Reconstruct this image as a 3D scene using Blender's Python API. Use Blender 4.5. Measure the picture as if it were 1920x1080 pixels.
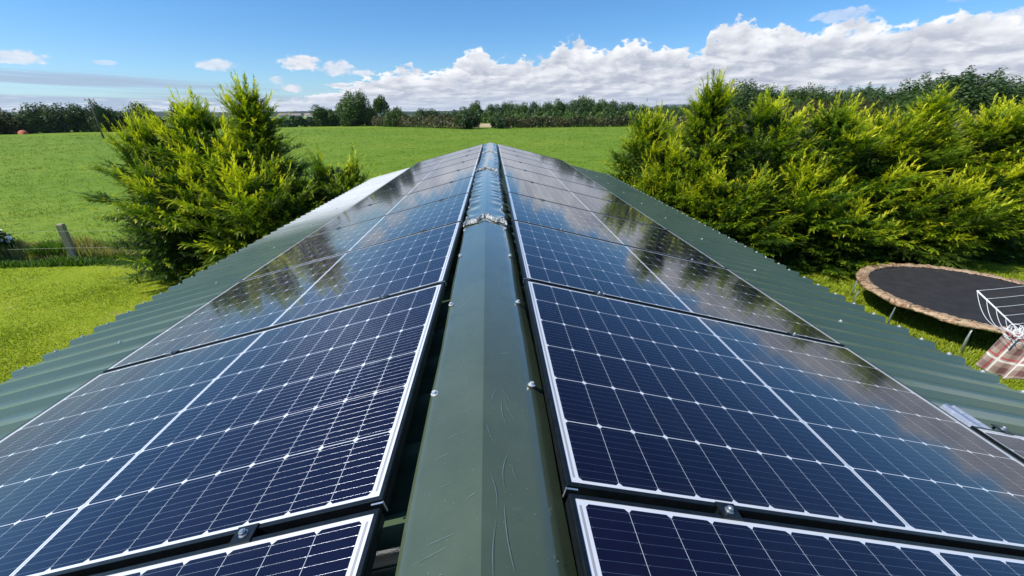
import bpy, math, random
import numpy as np
from mathutils import Vector, Matrix
R = math.radians
scene = bpy.context.scene
for o in list(bpy.data.objects): bpy.data.objects.remove(o)

# ------------------------------------------------------------------ camera
GZ = 3.236                                  # height of the roof datum above the ground
cam_d = bpy.data.cameras.new("camera"); cam = bpy.data.objects.new("camera", cam_d)
scene.collection.objects.link(cam); scene.camera = cam
cR = Vector((0.9989127, -0.04603519, -0.00736043)); cU = Vector((0.02480102, 0.39105325, 0.92003384)); cF = Vector((0.03947561, 0.91921603, -0.39176978))
cam.matrix_world = Matrix(((cR.x, cU.x, -cF.x, 0.02446), (cR.y, cU.y, -cF.y, 0.0), (cR.z, cU.z, -cF.z, 0.7639 + GZ), (0, 0, 0, 1)))
cam_d.sensor_width = 36; cam_d.lens = 36 * 768.87 / 1920; cam_d.clip_start = 0.05; cam_d.clip_end = 20000

# ------------------------------------------------------------------ light
scene.view_settings.view_transform = 'Standard'; scene.view_settings.look = 'None'
scene.view_settings.gamma = 1; scene.view_settings.use_curve_mapping = False
scene.view_settings.exposure = 0.40
SUN = Vector((-0.650, -0.180, 0.740)).normalized()
sd = bpy.data.lights.new("sun", 'SUN'); sd.energy = 4.3; sd.angle = R(0.53); sd.color = (1.0, 0.955, 0.88)
sun = bpy.data.objects.new("sun", sd); scene.collection.objects.link(sun)
sun.rotation_euler = SUN.to_track_quat('Z', 'Y').to_euler(); sun.location = (0, 0, 30)

# node expression helper -------------------------------------------------
class X:
    def __init__(s, nt, k): s.nt = nt; s.k = k
    def _m(s, op, *a):
        n = s.nt.nodes.new('ShaderNodeMath'); n.operation = op
        for i, v in enumerate((s,) + a):
            if isinstance(v, X): s.nt.links.new(v.k, n.inputs[i])
            else: n.inputs[i].default_value = v
        return X(s.nt, n.outputs[0])
    def __add__(s, b): return s._m('ADD', b)
    def __radd__(s, b): return s._m('ADD', b)
    def __sub__(s, b): return s._m('SUBTRACT', b)
    def __rsub__(s, b): return (s * -1)._m('ADD', b)
    def __mul__(s, b): return s._m('MULTIPLY', b)
    def __rmul__(s, b): return s._m('MULTIPLY', b)
    def __truediv__(s, b): return s._m('DIVIDE', b)
    def abs(s): return s._m('ABSOLUTE')
    def fract(s): return s._m('FRACT')
    def floor(s): return s._m('FLOOR')
    def lt(s, b): return s._m('LESS_THAN', b)
    def gt(s, b): return s._m('GREATER_THAN', b)
    def max(s, b): return s._m('MAXIMUM', b)
    def min(s, b): return s._m('MINIMUM', b)
    def pow(s, b): return s._m('POWER', b)
    def clamp(s): return s.max(0.0).min(1.0)
    def smooth(s, a, b):
        n = s.nt.nodes.new('ShaderNodeMapRange'); n.interpolation_type = 'SMOOTHSTEP'
        s.nt.links.new(s.k, n.inputs[0]); n.inputs[1].default_value = a; n.inputs[2].default_value = b
        return X(s.nt, n.outputs[0])
    def fn(s, op, *a): return s._m(op, *a)
def xyz(nt, x, y, z=0.0):
    n = nt.nodes.new('ShaderNodeCombineXYZ')
    for i, v in enumerate((x, y, z)):
        if isinstance(v, X): nt.links.new(v.k, n.inputs[i])
        else: n.inputs[i].default_value = v
    return X(nt, n.outputs[0])
def sep(nt, sock):
    n = nt.nodes.new('ShaderNodeSeparateXYZ'); nt.links.new(sock, n.inputs[0])
    return [X(nt, o) for o in n.outputs]
def noise(nt, vec, scale, detail=4, rough=0.55, dist=0.0):
    n = nt.nodes.new('ShaderNodeTexNoise'); nt.links.new(vec.k if isinstance(vec, X) else vec, n.inputs['Vector'])
    n.inputs['Scale'].default_value = scale; n.inputs['Detail'].default_value = detail
    n.inputs['Roughness'].default_value = rough; n.inputs['Distortion'].default_value = dist
    return X(nt, n.outputs[0])
def mix(nt, f, a, b):
    n = nt.nodes.new('ShaderNodeMix'); n.data_type = 'RGBA'
    if isinstance(f, X): nt.links.new(f.k, n.inputs[0])
    else: n.inputs[0].default_value = f
    for i, v in ((6, a), (7, b)):
        if isinstance(v, X): nt.links.new(v.k, n.inputs[i])
        else: n.inputs[i].default_value = (*v, 1)
    return X(nt, n.outputs[2])
def curve(nt, x, pts, x0, x1, ymax):
    n = nt.nodes.new('ShaderNodeFloatCurve'); c = n.mapping.curves[0]
    pp = [((a - x0) / (x1 - x0), b / ymax) for a, b in pts]
    c.points[0].location = pp[0]; c.points[1].location = pp[-1]
    for p in pp[1:-1]: c.points.new(*p)
    for p in c.points: p.handle_type = 'AUTO_CLAMPED'
    n.mapping.update()
    nt.links.new(((x - x0) * (1 / (x1 - x0))).k, n.inputs[1])
    return X(nt, n.outputs[0]) * ymax

# ------------------------------------------------------------------ sky
world = bpy.data.worlds.new("World"); scene.world = world; world.use_nodes = True
nt = world.node_tree; nt.nodes.clear()
sky = nt.nodes.new('ShaderNodeTexSky'); sky.sky_type = 'NISHITA'; sky.sun_disc = False
sky.sun_elevation = math.asin(SUN.z); sky.sun_rotation = math.atan2(SUN.x, SUN.y)
sky.air_density = 1.0; sky.dust_density = 0.25; sky.ozone_density = 3.0; sky.altitude = 50
tc = nt.nodes.new('ShaderNodeTexCoord')
dx, dy, dz = sep(nt, tc.outputs['Generated'])
az = dx.fn('ARCTAN2', dy) * 57.2958
el = dz.fn('ARCSINE') * 57.2958
elp = el.max(0.0)
hv = (elp + 0.7).fn('LOGARITHM', 2.718) * 3.2                   # finer cloud structure towards the horizon
def billow(a, h, s):
    t = None
    for i, (sc, w) in enumerate(((1, .5), (2.1, .27), (4.3, .15), (9.0, .08))):
        n = noise(nt, xyz(nt, a, h, 3.1 * i + 1.7), s * sc, 1.5, 0.5)
        b = (1.0 - (n * 2.0 - 1.0).abs() * 2.6).max(-0.3) * w
        t = b if t is None else t + b
    return t
azs = az * 0.26
top_pts = [(-60, .2), (-24, .9), (-20, 2.2), (-17.9, 2.8), (-14.2, 3.7), (-11.8, 3.9), (-10.3, 5.0), (-7.8, 4.2), (-4.5, 4.9), (-1.5, 6.7), (2.0, 5.6), (5.3, 5.9), (7.9, 6.4), (10.1, 7.9), (12.4, 6.3), (14.8, 6.6), (17.2, 7.1), (20.3, 6.1), (24.3, 6.3), (25.4, 7.9), (28, 8.5), (30.4, 7.6), (36.5, 7.4), (39.7, 7.5), (41, 6.5), (45.7, 7.0), (49.6, 6.4), (60, 6)]
top = curve(nt, az, top_pts, -60, 60, 10)
b0 = billow(azs, hv, 0.9)
b1 = billow(azs - 0.16, hv + 0.20, 0.9)
edge = top - el + (b0 - 0.45) * 2.3
cov = edge.smooth(-0.12, 0.35)
holes = noise(nt, xyz(nt, azs, hv * 1.6, 9.0), 0.7, 5, 0.6)
cov = cov * (1.0 - holes.smooth(0.60, 0.70) * el.smooth(3.4, 1.2) * 0.6)
s0 = noise(nt, xyz(nt, azs, hv * 1.25, 7.7), 0.8, 3.5, 0.5); s1 = noise(nt, xyz(nt, azs - 0.20, hv * 1.25 + 0.34, 7.7), 0.8, 3.5, 0.5)
relief = ((s0 - s1) * 2.9 + (b0 - b1) * 0.9 + 0.42).clamp()
rim = edge.smooth(1.9, 0.1)                                     # bright sunlit tops
big = noise(nt, xyz(nt, azs * 0.7, hv * 1.1, 5.0), 0.9, 5, 0.6).smooth(0.38, 0.62)
rowf = (hv * 0.62 + noise(nt, xyz(nt, azs * 0.8, hv * 0.5, 2.2), 0.8, 2.0, 0.5) * 2.6 + b0 * 0.42).fract()
rowf = rowf * rowf.smooth(1.0, 0.86)
relief = (rowf.pow(0.8) * 0.55 + (relief - 0.5) * 0.95 + 0.22).clamp()
shade = (relief * 0.72 + rim * 0.42 + big * 0.16 - 0.04).clamp()
cloudc = mix(nt, shade, (0.46, 0.50, 0.60), (0.97, 0.98, 1.0))
low = el.smooth(3.0, 0.0)
cloudc = mix(nt, low * 0.45, cloudc, (0.60, 0.70, 0.84))
# streaky stratus on the left
sn = noise(nt, xyz(nt, az * 0.035, el * 1.15 + az * 0.035, 2.0), 1.0, 6, 0.6)
band = az.smooth(-14.0, -30.0) * el.smooth(-0.2, 0.3) * (el + az * 0.045).smooth(2.35, 1.35)
strat = band * (sn + el.smooth(2.2, 0.4) * 0.22).smooth(0.40, 0.60)
stc = mix(nt, noise(nt, xyz(nt, az * 0.25, el * 1.9, 6.0), 1.0, 6, 0.6).smooth(0.5, 0.66) * el.smooth(2.1, 1.2), (0.40, 0.50, 0.68), (0.93, 0.95, 1.0))
# small separate puffs: az, el, half width, half height, density
puffn = noise(nt, xyz(nt, az * 0.9, el * 1.6, 4.0), 1.0, 5, 0.62)
puff = None
for a, e, w, h, d in [(-44.0, 4.7, 2.0, .55, .8), (-38.7, 4.6, 1.0, .22, .45), (-29.8, 4.85, 1.8, .55, .75), (-21.7, 5.35, 2.2, .75, 1.), (-18.0, 4.9, 1.9, .85, .8), (-15.0, 4.45, 1.1, .4, .8), (-24.4, 3.6, .9, .4, .6), (-23.2, 2.8, 1.3, .45, .9), (37.2, 8.5, 2.6, .6, .5), (45.6, 9.3, 2.0, .7, .28), (49.4, 6.9, 2.4, .7, .8)]:
    rr = (((az - a) * (1 / w)).pow(2.0) + ((el - e) * (1 / h)).pow(2.0))
    g = (1.0 - rr * 0.75 + (puffn - 0.5) * 3.0).smooth(0.05, 0.75) * rr.smooth(2.6, 1.3) * d
    puff = g if puff is None else puff.max(g)
puffc = mix(nt, (puffn * 1.6 + edge * 0.0 - 0.25 + (el * 3.0).fract() * 0.0).clamp(), (0.55, 0.60, 0.71), (0.97, 0.97, 1.0))
# a phone-camera blue: the Nishita sky kept, its upper part a little cleaner
bg_sky = mix(nt, 0.0, X(nt, sky.outputs[0]), (0, 0, 0))
tint = nt.nodes.new('ShaderNodeMix'); tint.data_type = 'RGBA'; tint.blend_type = 'MULTIPLY'; tint.inputs[0].default_value = 1
nt.links.new(bg_sky.k, tint.inputs[6])
nt.links.new(mix(nt, el.smooth(0.0, 11.0), (0.54, 0.72, 0.90), (0.37, 0.64, 0.88)).k, tint.inputs[7])
skyc = X(nt, tint.outputs[2])
CL = 6.2                                                       # cloud radiance in the sky texture's own units
def sc(c, k):
    n = nt.nodes.new('ShaderNodeVectorMath'); n.operation = 'SCALE'; nt.links.new(c.k, n.inputs[0]); n.inputs['Scale'].default_value = k
    return X(nt, n.outputs[0])
col = mix(nt, strat * 0.8, skyc, sc(stc, CL * 0.92))
col = mix(nt, puff, col, sc(puffc, CL))
col = mix(nt, cov, col, sc(cloudc, CL))
bg = nt.nodes.new('ShaderNodeBackground'); nt.links.new(col.k, bg.inputs[0]); bg.inputs[1].default_value = 0.130
out = nt.nodes.new('ShaderNodeOutputWorld'); nt.links.new(bg.outputs[0], out.inputs[0])

# ------------------------------------------------------------------ helpers
COL = scene.collection
def tag(o, label=None, cat=None, group=None, kind=None):
    if label: o['label'] = label
    if cat: o['category'] = cat
    if group: o['group'] = group
    if kind: o['kind'] = kind
    return o
def empty(name, loc=(0, 0, 0), parent=None):
    o = bpy.data.objects.new(name, None); COL.objects.link(o); o.location = loc; o.empty_display_size = .2
    if parent: o.parent = parent
    return o
def mesh_obj(name, me, parent=None):
    o = bpy.data.objects.new(name, me); COL.objects.link(o)
    if parent: o.parent = parent
    return o
class MB:
    def __init__(s): s.v = []; s.f = []; s.m = []; s.uv = {}
    def add(s, vs, fs, m=0):
        b = len(s.v); s.v += [tuple(p) for p in vs]; s.f += [tuple(i + b for i in f) for f in fs]; s.m += [m] * len(fs)
    def box(s, c, d, m=0, M=None):
        vs = [Vector((c[0] + sx * d[0] / 2, c[1] + sy * d[1] / 2, c[2] + sz * d[2] / 2)) for sx in (-1, 1) for sy in (-1, 1) for sz in (-1, 1)]
        if M: vs = [M @ v for v in vs]
        s.add(vs, [(0, 1, 3, 2), (4, 6, 7, 5), (0, 4, 5, 1), (2, 3, 7, 6), (0, 2, 6, 4), (1, 5, 7, 3)], m)
    def tube(s, pts, r, n=8, m=0, caps=True, r2=None):
        pts = [Vector(p) for p in pts]; L = len(pts); rings = []
        up = Vector((0, 0, 1))
        for i, p in enumerate(pts):
            t = (pts[min(i + 1, L - 1)] - pts[max(i - 1, 0)]).normalized()
            a = t.cross(up)
            if a.length < .05: a = t.cross(Vector((1, 0, 0)))
            a.normalize(); b = t.cross(a)
            rr = r if r2 is None else r + (r2 - r) * i / (L - 1)
            rings.append([p + (a * math.cos(2 * math.pi * k / n) + b * math.sin(2 * math.pi * k / n)) * rr for k in range(n)])
        vs = [v for q in rings for v in q]
        fs = [(i * n + k, i * n + (k + 1) % n, (i + 1) * n + (k + 1) % n, (i + 1) * n + k) for i in range(L - 1) for k in range(n)]
        if caps: fs += [tuple(range(n - 1, -1, -1)), tuple(range((L - 1) * n, L * n))]
        s.add(vs, fs, m)
    def build(s, name, mats, parent=None, smooth=False):
        me = bpy.data.meshes.new(name); me.from_pydata(s.v, [], s.f)
        for q in (mats if isinstance(mats, (list, tuple)) else [mats]): me.materials.append(q)
        me.polygons.foreach_set('material_index', s.m)
        if smooth: me.polygons.foreach_set('use_smooth', [True] * len(s.f))
        me.update(); return mesh_obj(name, me, parent)
def new_mat(name):
    m = bpy.data.materials.new(name); m.use_nodes = True; nt = m.node_tree
    return m, nt, nt.nodes['Principled BSDF']
def simple(name, col, rough=.6, metal=0., var=.0, scale=8., bump=0., spec=.5):
    m, nt, p = new_mat(name)
    p.inputs['Roughness'].default_value = rough; p.inputs['Metallic'].default_value = metal; p.inputs['Specular IOR Level'].default_value = spec
    tc = nt.nodes.new('ShaderNodeTexCoord'); n = noise(nt, tc.outputs['Object'], scale, 5, .6)
    c = mix(nt, n.smooth(.3, .7), tuple(k * (1 - var) for k in col), tuple(min(1, k * (1 + var)) for k in col))
    nt.links.new(c.k, p.inputs['Base Color'])
    if bump:
        b = nt.nodes.new('ShaderNodeBump'); b.inputs['Strength'].default_value = bump; b.inputs['Distance'].default_value = .01
        nt.links.new(n.k, b.inputs['Height']); nt.links.new(b.outputs[0], p.inputs['Normal'])
    return m

# ------------------------------------------------------------------ materials
def mat_sheet(pale=False):
    m, nt, p = new_mat('green_coated_steel')
    tc = nt.nodes.new('ShaderNodeTexCoord'); ob = tc.outputs['Object']
    n = noise(nt, ob, 1.3, 6, .65); n2 = noise(nt, ob, 40, 3, .6)
    x, y, z = sep(nt, ob)
    st = noise(nt, xyz(nt, x * 1.2, y * 28.0, 0.0), 1.0, 4, .6)                # run-off streaks down the slope
    c = mix(nt, (n * .6 + st * .5).smooth(.35, .75), (0.058, 0.096, 0.052), (0.078, 0.118, 0.066))
    c = mix(nt, n2.smooth(.62, .8) * .35, c, (0.11, 0.13, 0.11))
    if pale:      # the sheets towards the far end turn almost white, with grey-brown streaks below the screws
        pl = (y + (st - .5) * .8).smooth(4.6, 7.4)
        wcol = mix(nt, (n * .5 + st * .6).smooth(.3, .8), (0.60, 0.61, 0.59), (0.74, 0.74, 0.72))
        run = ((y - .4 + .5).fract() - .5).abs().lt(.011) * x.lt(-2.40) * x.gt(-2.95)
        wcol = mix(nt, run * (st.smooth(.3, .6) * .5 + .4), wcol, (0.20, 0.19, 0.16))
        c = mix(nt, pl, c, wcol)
    nt.links.new(c.k, p.inputs['Base Color'])
    nt.links.new((n * .16 + st * .10 + .16).k, p.inputs['Roughness'])
    p.inputs['Specular IOR Level'].default_value = .5; p.inputs['Coat Weight'].default_value = .8; p.inputs['Coat IOR'].default_value = 1.58; p.inputs['Coat Roughness'].default_value = .15
    b = nt.nodes.new('ShaderNodeBump'); b.inputs['Strength'].default_value = .25; b.inputs['Distance'].default_value = .006
    nt.links.new((n * .5).k, b.inputs['Height']); nt.links.new(b.outputs[0], p.inputs['Normal'])
    return m
def mat_cap():
    m, nt, p = new_mat('ridge_green_steel')
    tc = nt.nodes.new('ShaderNodeTexCoord'); ob = tc.outputs['Object']
    n = noise(nt, ob, 5, 6, .65); n2 = noise(nt, ob, 90, 3, .6); n3 = noise(nt, ob, 300, 2, .5)
    c = mix(nt, n.smooth(.3, .7), (0.066, 0.088, 0.046), (0.082, 0.106, 0.058))
    c = mix(nt, n2.smooth(.64, .78) * .35, c, (0.16, 0.17, 0.11))
    c = mix(nt, n3.smooth(.70, .78) * .5, c, (0.28, 0.30, 0.24))
    nt.links.new(c.k, p.inputs['Base Color'])
    nt.links.new((n * .12 + .17).k, p.inputs['Roughness']); p.inputs['Specular IOR Level'].default_value = .5; p.inputs['Coat Weight'].default_value = 1; p.inputs['Coat IOR'].default_value = 1.66; nt.links.new((n2 * .10 + .06).k, p.inputs['Coat Roughness'])
    b = nt.nodes.new('ShaderNodeBump'); b.inputs['Strength'].default_value = .35; b.inputs['Distance'].default_value = .004
    nt.links.new(n.k, b.inputs['Height']); nt.links.new(b.outputs[0], p.inputs['Normal'])
    return m
def mat_glass():
    m, nt, p = new_mat('solar_cells_under_glass')
    uvn = nt.nodes.new('ShaderNodeUVMap'); u, v, _ = sep(nt, uvn.outputs[0])
    PW, CW = 0.0917, 0.1832                     # half-cell pitch down the slope, cell pitch along the ridge
    um = (u - 0.861).abs() - 0.0065             # mirrored about the centre bus gap
    iu = (um / PW).floor(); fu = (um / PW).fract(); du = (0.5 - (fu - 0.5).abs()) * PW     # distance to the column gap
    vm = v - (1.134 - 6 * CW) / 2
    fv = (vm / CW).fract(); dv = (0.5 - (fv - 0.5).abs()) * CW
    inside = um.gt(0.0) * um.lt(9 * PW) * vm.gt(0.0) * vm.lt(6 * CW)
    gap = du.lt(0.00045).max(dv.lt(0.0011)).max((du + dv).lt(0.0088))
    white = (1.0 - inside).max(gap)
    # bus wires: nine per cell, running down the slope, thicker pads beside each column gap
    bw = (fv * 9.0).fract(); vb = (bw - 0.5) * (CW / 9)
    pad = du.lt(0.0065) * du.gt(0.0022)
    hw = pad * 0.00055 + 0.00036
    wire = vb.abs().lt(hw) * (1.0 - white)
    # grey interconnect ribbon in the white end border and the centre bus
    endr = (um - 9 * PW - 0.010).abs().lt(0.0028) + (um + 0.0065).abs().lt(0.0022)
    ribbon = endr * vm.gt(0.006) * vm.lt(6 * CW - 0.006)
    tc = nt.nodes.new('ShaderNodeTexCoord')
    cellid = xyz(nt, (u / PW).floor(), (vm / CW).floor() + (um.gt(-1.0)) * 0.0, 0.0)
    wn = nt.nodes.new('ShaderNodeTexWhiteNoise'); nt.links.new(cellid.k, wn.inputs[0]); rnd = X(nt, wn.outputs[0])
    cell = mix(nt, rnd, (0.0034, 0.0022, 0.0130), (0.0046, 0.0034, 0.018))
    fing = noise(nt, xyz(nt, u * 60.0, v * 60.0, 0.0), 1.0, 3, .6)
    cell = mix(nt, fing.smooth(.45, .8) * .3, cell, (0.005, 0.003, 0.013))
    c = mix(nt, white, cell, (0.66, 0.68, 0.70))
    c = mix(nt, ribbon.min(1.0), c, (0.34, 0.34, 0.35))
    c = mix(nt, wire, c, (0.30, 0.31, 0.34))
    dust = noise(nt, tc.outputs['Object'], 3.0, 6, .7)
    c = mix(nt, dust.smooth(.45, .9) * .02, c, (0.30, 0.30, 0.28))
    spots = noise(nt, tc.outputs['Object'], 55.0, 2, .5)
    c = mix(nt, (u.smooth(1.640, 1.712) * .16 + v.smooth(.05, .0) * .05) * dust.smooth(.35, .6), c, (0.22, 0.21, 0.18))
    c = mix(nt, spots.smooth(.78, .83) * .25, c, (0.4, 0.42, 0.42))
    nt.links.new(c.k, p.inputs['Base Color'])
    nt.links.new((wire * .5 + white * .3).clamp().k, p.inputs['Specular IOR Level'])
    p.inputs['Metallic'].default_value = 0.0
    nt.links.new((wire * 0.9).k, p.inputs['Metallic'])
    nt.links.new((0.5 - wire * 0.22).k, p.inputs['Roughness'])
    # round wires catch the light across the ridge direction
    ge = nt.nodes.new('ShaderNodeNewGeometry'); vt = nt.nodes.new('ShaderNodeVectorTransform'); vt.vector_type = 'VECTOR'
    vt.convert_from = 'OBJECT'; vt.convert_to = 'WORLD'; vt.inputs[0].default_value = (0, 1, 0)
    s_ = nt.nodes.new('ShaderNodeVectorMath'); s_.operation = 'SCALE'; nt.links.new(vt.outputs[0], s_.inputs[0]); nt.links.new((vb / hw * wire * 1.1).k, s_.inputs['Scale'])
    a_ = nt.nodes.new('ShaderNodeVectorMath'); nt.links.new(ge.outputs['Normal'], a_.inputs[0]); nt.links.new(s_.outputs[0], a_.inputs[1])
    nn = nt.nodes.new('ShaderNodeVectorMath'); nn.operation = 'NORMALIZE'; nt.links.new(a_.outputs[0], nn.inputs[0])
    nt.links.new(nn.outputs[0], p.inputs['Normal'])
    p.inputs['Coat Weight'].default_value = 1.0; p.inputs['Coat IOR'].default_value = 1.50
    nt.links.new((dust * .05 + .045).k, p.inputs['Coat Roughness'])
    b = nt.nodes.new('ShaderNodeBump'); b.inputs['Strength'].default_value = .12; b.inputs['Distance'].default_value = .002
    nt.links.new(noise(nt, tc.outputs['Object'], 2.2, 2, .5).k, b.inputs['Height']); nt.links.new(b.outputs[0], p.inputs['Coat Normal'])
    return m
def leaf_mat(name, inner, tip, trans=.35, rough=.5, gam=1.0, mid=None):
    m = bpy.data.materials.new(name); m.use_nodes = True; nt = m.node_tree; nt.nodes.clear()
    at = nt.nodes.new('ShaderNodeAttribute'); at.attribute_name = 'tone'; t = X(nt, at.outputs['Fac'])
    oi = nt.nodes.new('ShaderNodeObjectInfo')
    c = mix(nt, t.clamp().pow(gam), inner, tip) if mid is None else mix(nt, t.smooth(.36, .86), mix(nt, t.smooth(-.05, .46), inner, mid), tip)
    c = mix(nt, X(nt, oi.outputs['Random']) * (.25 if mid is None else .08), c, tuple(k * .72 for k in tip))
    d = nt.nodes.new('ShaderNodeBsdfPrincipled'); nt.links.new(c.k, d.inputs['Base Color']); d.inputs['Roughness'].default_value = rough; d.inputs['Specular IOR Level'].default_value = .3
    tr = nt.nodes.new('ShaderNodeBsdfTranslucent')
    g = nt.nodes.new('ShaderNodeMix'); g.data_type = 'RGBA'; g.blend_type = 'MULTIPLY'; g.inputs[0].default_value = 1; nt.links.new(c.k, g.inputs[6]); g.inputs[7].default_value = (1.25, 1.35, .5, 1)
    nt.links.new(g.outputs[2], tr.inputs[0])
    mx = nt.nodes.new('ShaderNodeMixShader'); mx.inputs[0].default_value = trans
    nt.links.new(d.outputs[0], mx.inputs[1]); nt.links.new(tr.outputs[0], mx.inputs[2])
    o = nt.nodes.new('ShaderNodeOutputMaterial'); nt.links.new(mx.outputs[0], o.inputs[0])
    return m
def mat_field():
    m, nt, p = new_mat('pasture_grass')
    tc = nt.nodes.new('ShaderNodeTexCoord'); ob = tc.outputs['Object']
    a = noise(nt, ob, .045, 6, .65); b_ = noise(nt, ob, .9, 6, .65); f = noise(nt, ob, 9, 5, .7)
    c = mix(nt, a.smooth(.35, .65), (0.128, 0.232, 0.013), (0.215, 0.285, 0.024))
    c = mix(nt, b_.smooth(.36, .56), (0.130, 0.215, 0.013), c)
    c = mix(nt, f.smooth(.25, .55), (0.098, 0.180, 0.011), c)
    c = mix(nt, b_.smooth(.66, .75) * .5, c, (0.19, 0.22, 0.05))
    nt.links.new(c.k, p.inputs['Base Color']); p.inputs['Roughness'].default_value = .85; p.inputs['Specular IOR Level'].default_value = .15
    b = nt.nodes.new('ShaderNodeBump'); b.inputs['Strength'].default_value = .6; b.inputs['Distance'].default_value = .10
    nt.links.new((f * .5 + b_).k, b.inputs['Height']); nt.links.new(b.outputs[0], p.inputs['Normal'])
    return m
def mat_lawn():
    m, nt, p = new_mat('mown_lawn')
    tc = nt.nodes.new('ShaderNodeTexCoord'); ob = tc.outputs['Object']
    a = noise(nt, ob, .5, 5, .6); f = noise(nt, ob, 16, 5, .75); g = noise(nt, ob, 1.6, 6, .7)
    c = mix(nt, a.smooth(.35, .65), (0.270, 0.350, 0.016), (0.350, 0.390, 0.024))
    c = mix(nt, f.smooth(.30, .62), (0.190, 0.270, 0.010), c)
    c = mix(nt, g.smooth(.58, .72) * .6, c, (0.40, 0.34, 0.14))
    nt.links.new(c.k, p.inputs['Base Color']); p.inputs['Roughness'].default_value = .85; p.inputs['Specular IOR Level'].default_value = .15
    b = nt.nodes.new('ShaderNodeBump'); b.inputs['Strength'].default_value = .8; b.inputs['Distance'].default_value = .04
    nt.links.new(f.k, b.inputs['Height']); nt.links.new(b.outputs[0], p.inputs['Normal'])
    return m
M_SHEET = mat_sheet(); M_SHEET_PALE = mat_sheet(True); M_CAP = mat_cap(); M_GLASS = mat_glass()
M_FRAME = simple('dark_anodised_aluminium', (0.028, 0.036, 0.040), .34, .75, .25, 30)
M_ALU = simple('bright_aluminium', (0.72, 0.74, 0.76), .35, .85, .1, 40, .2)
M_BOLT = simple('dull_bolt', (.42, .45, .48), .4, .8, .1, 40)
M_SCREW = simple('painted_screw_head', (0.62, 0.66, 0.66), .35, .4, .1, 90)
M_SEAL = simple('silver_sealant', (0.52, 0.52, 0.50), .5, .2, .35, 60, 1.0)
M_SCRATCH = simple('scratched_bare_metal', (0.23, 0.29, 0.28), .4, .3, .3, 50)
M_WALL = simple('cladding_wall', (0.05, 0.085, 0.06), .45, 0, .15, 3)
M_FIELD = mat_field(); M_LAWN = mat_lawn()
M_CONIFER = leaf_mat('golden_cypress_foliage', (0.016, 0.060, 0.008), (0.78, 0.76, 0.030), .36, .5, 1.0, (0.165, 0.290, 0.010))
M_LEAF = leaf_mat('broadleaf_foliage', (0.024, 0.062, 0.010), (0.110, 0.180, 0.030), .25)
M_LEAF_DK = leaf_mat('dark_broadleaf_foliage', (0.020, 0.050, 0.014), (0.085, 0.145, 0.036), .2)
M_LEAF_BR = leaf_mat('hawthorn_foliage', (0.032, 0.045, 0.012), (0.120, 0.115, 0.035), .25)
M_BARK = simple('bark', (0.12, 0.09, 0.06), .9, 0, .35, 6, .6)
M_GRASS = leaf_mat('grass_blades', (0.130, 0.215, 0.013), (0.230, 0.310, 0.024), .35)
M_LGRASS = leaf_mat('lawn_blades', (0.190, 0.270, 0.012), (0.380, 0.430, 0.028), .35)
M_DRY = leaf_mat('dry_grass', (0.170, 0.190, 0.050), (0.420, 0.360, 0.150), .35)
M_WEED = leaf_mat('green_weeds', (0.040, 0.100, 0.014), (0.130, 0.230, 0.030), .3)

# ------------------------------------------------------------------ ground
def flat(name, pts, z, mat, kind='structure'):
    mb = MB(); mb.add([(x, y, z) for x, y in pts], [tuple(range(len(pts)))]); o = mb.build(name, mat); tag(o, kind=kind); return o
flat('field', [(-9000, -9000), (9000, -9000), (9000, 9000), (-9000, 9000)], 0.0, M_FIELD)
flat('lawn', [(-40, -25), (30, -25), (30, 9.3), (14, 10.6), (8, 12.0), (3, 12.6), (-3, 12.4), (-9, 11.9), (-15.2, 11.9), (-40, 11.9)], 0.004, M_LAWN)
M_STUB = simple('stubble', (0.46, 0.36, 0.20), .9, 0, .15, .5)
M_FARF = simple('far_grass', (0.16, 0.24, 0.09), .9, 0, .25, .01)
M_FARW = simple('far_woodland', (0.022, 0.042, 0.020), .9, 0, .3, .05)
M_MOUNT = simple('mountain_haze_blue', (0.07, 0.10, 0.11), .9, 0, .2, .003)  # blue of the distant haze painted into the mountains' base colour

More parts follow.
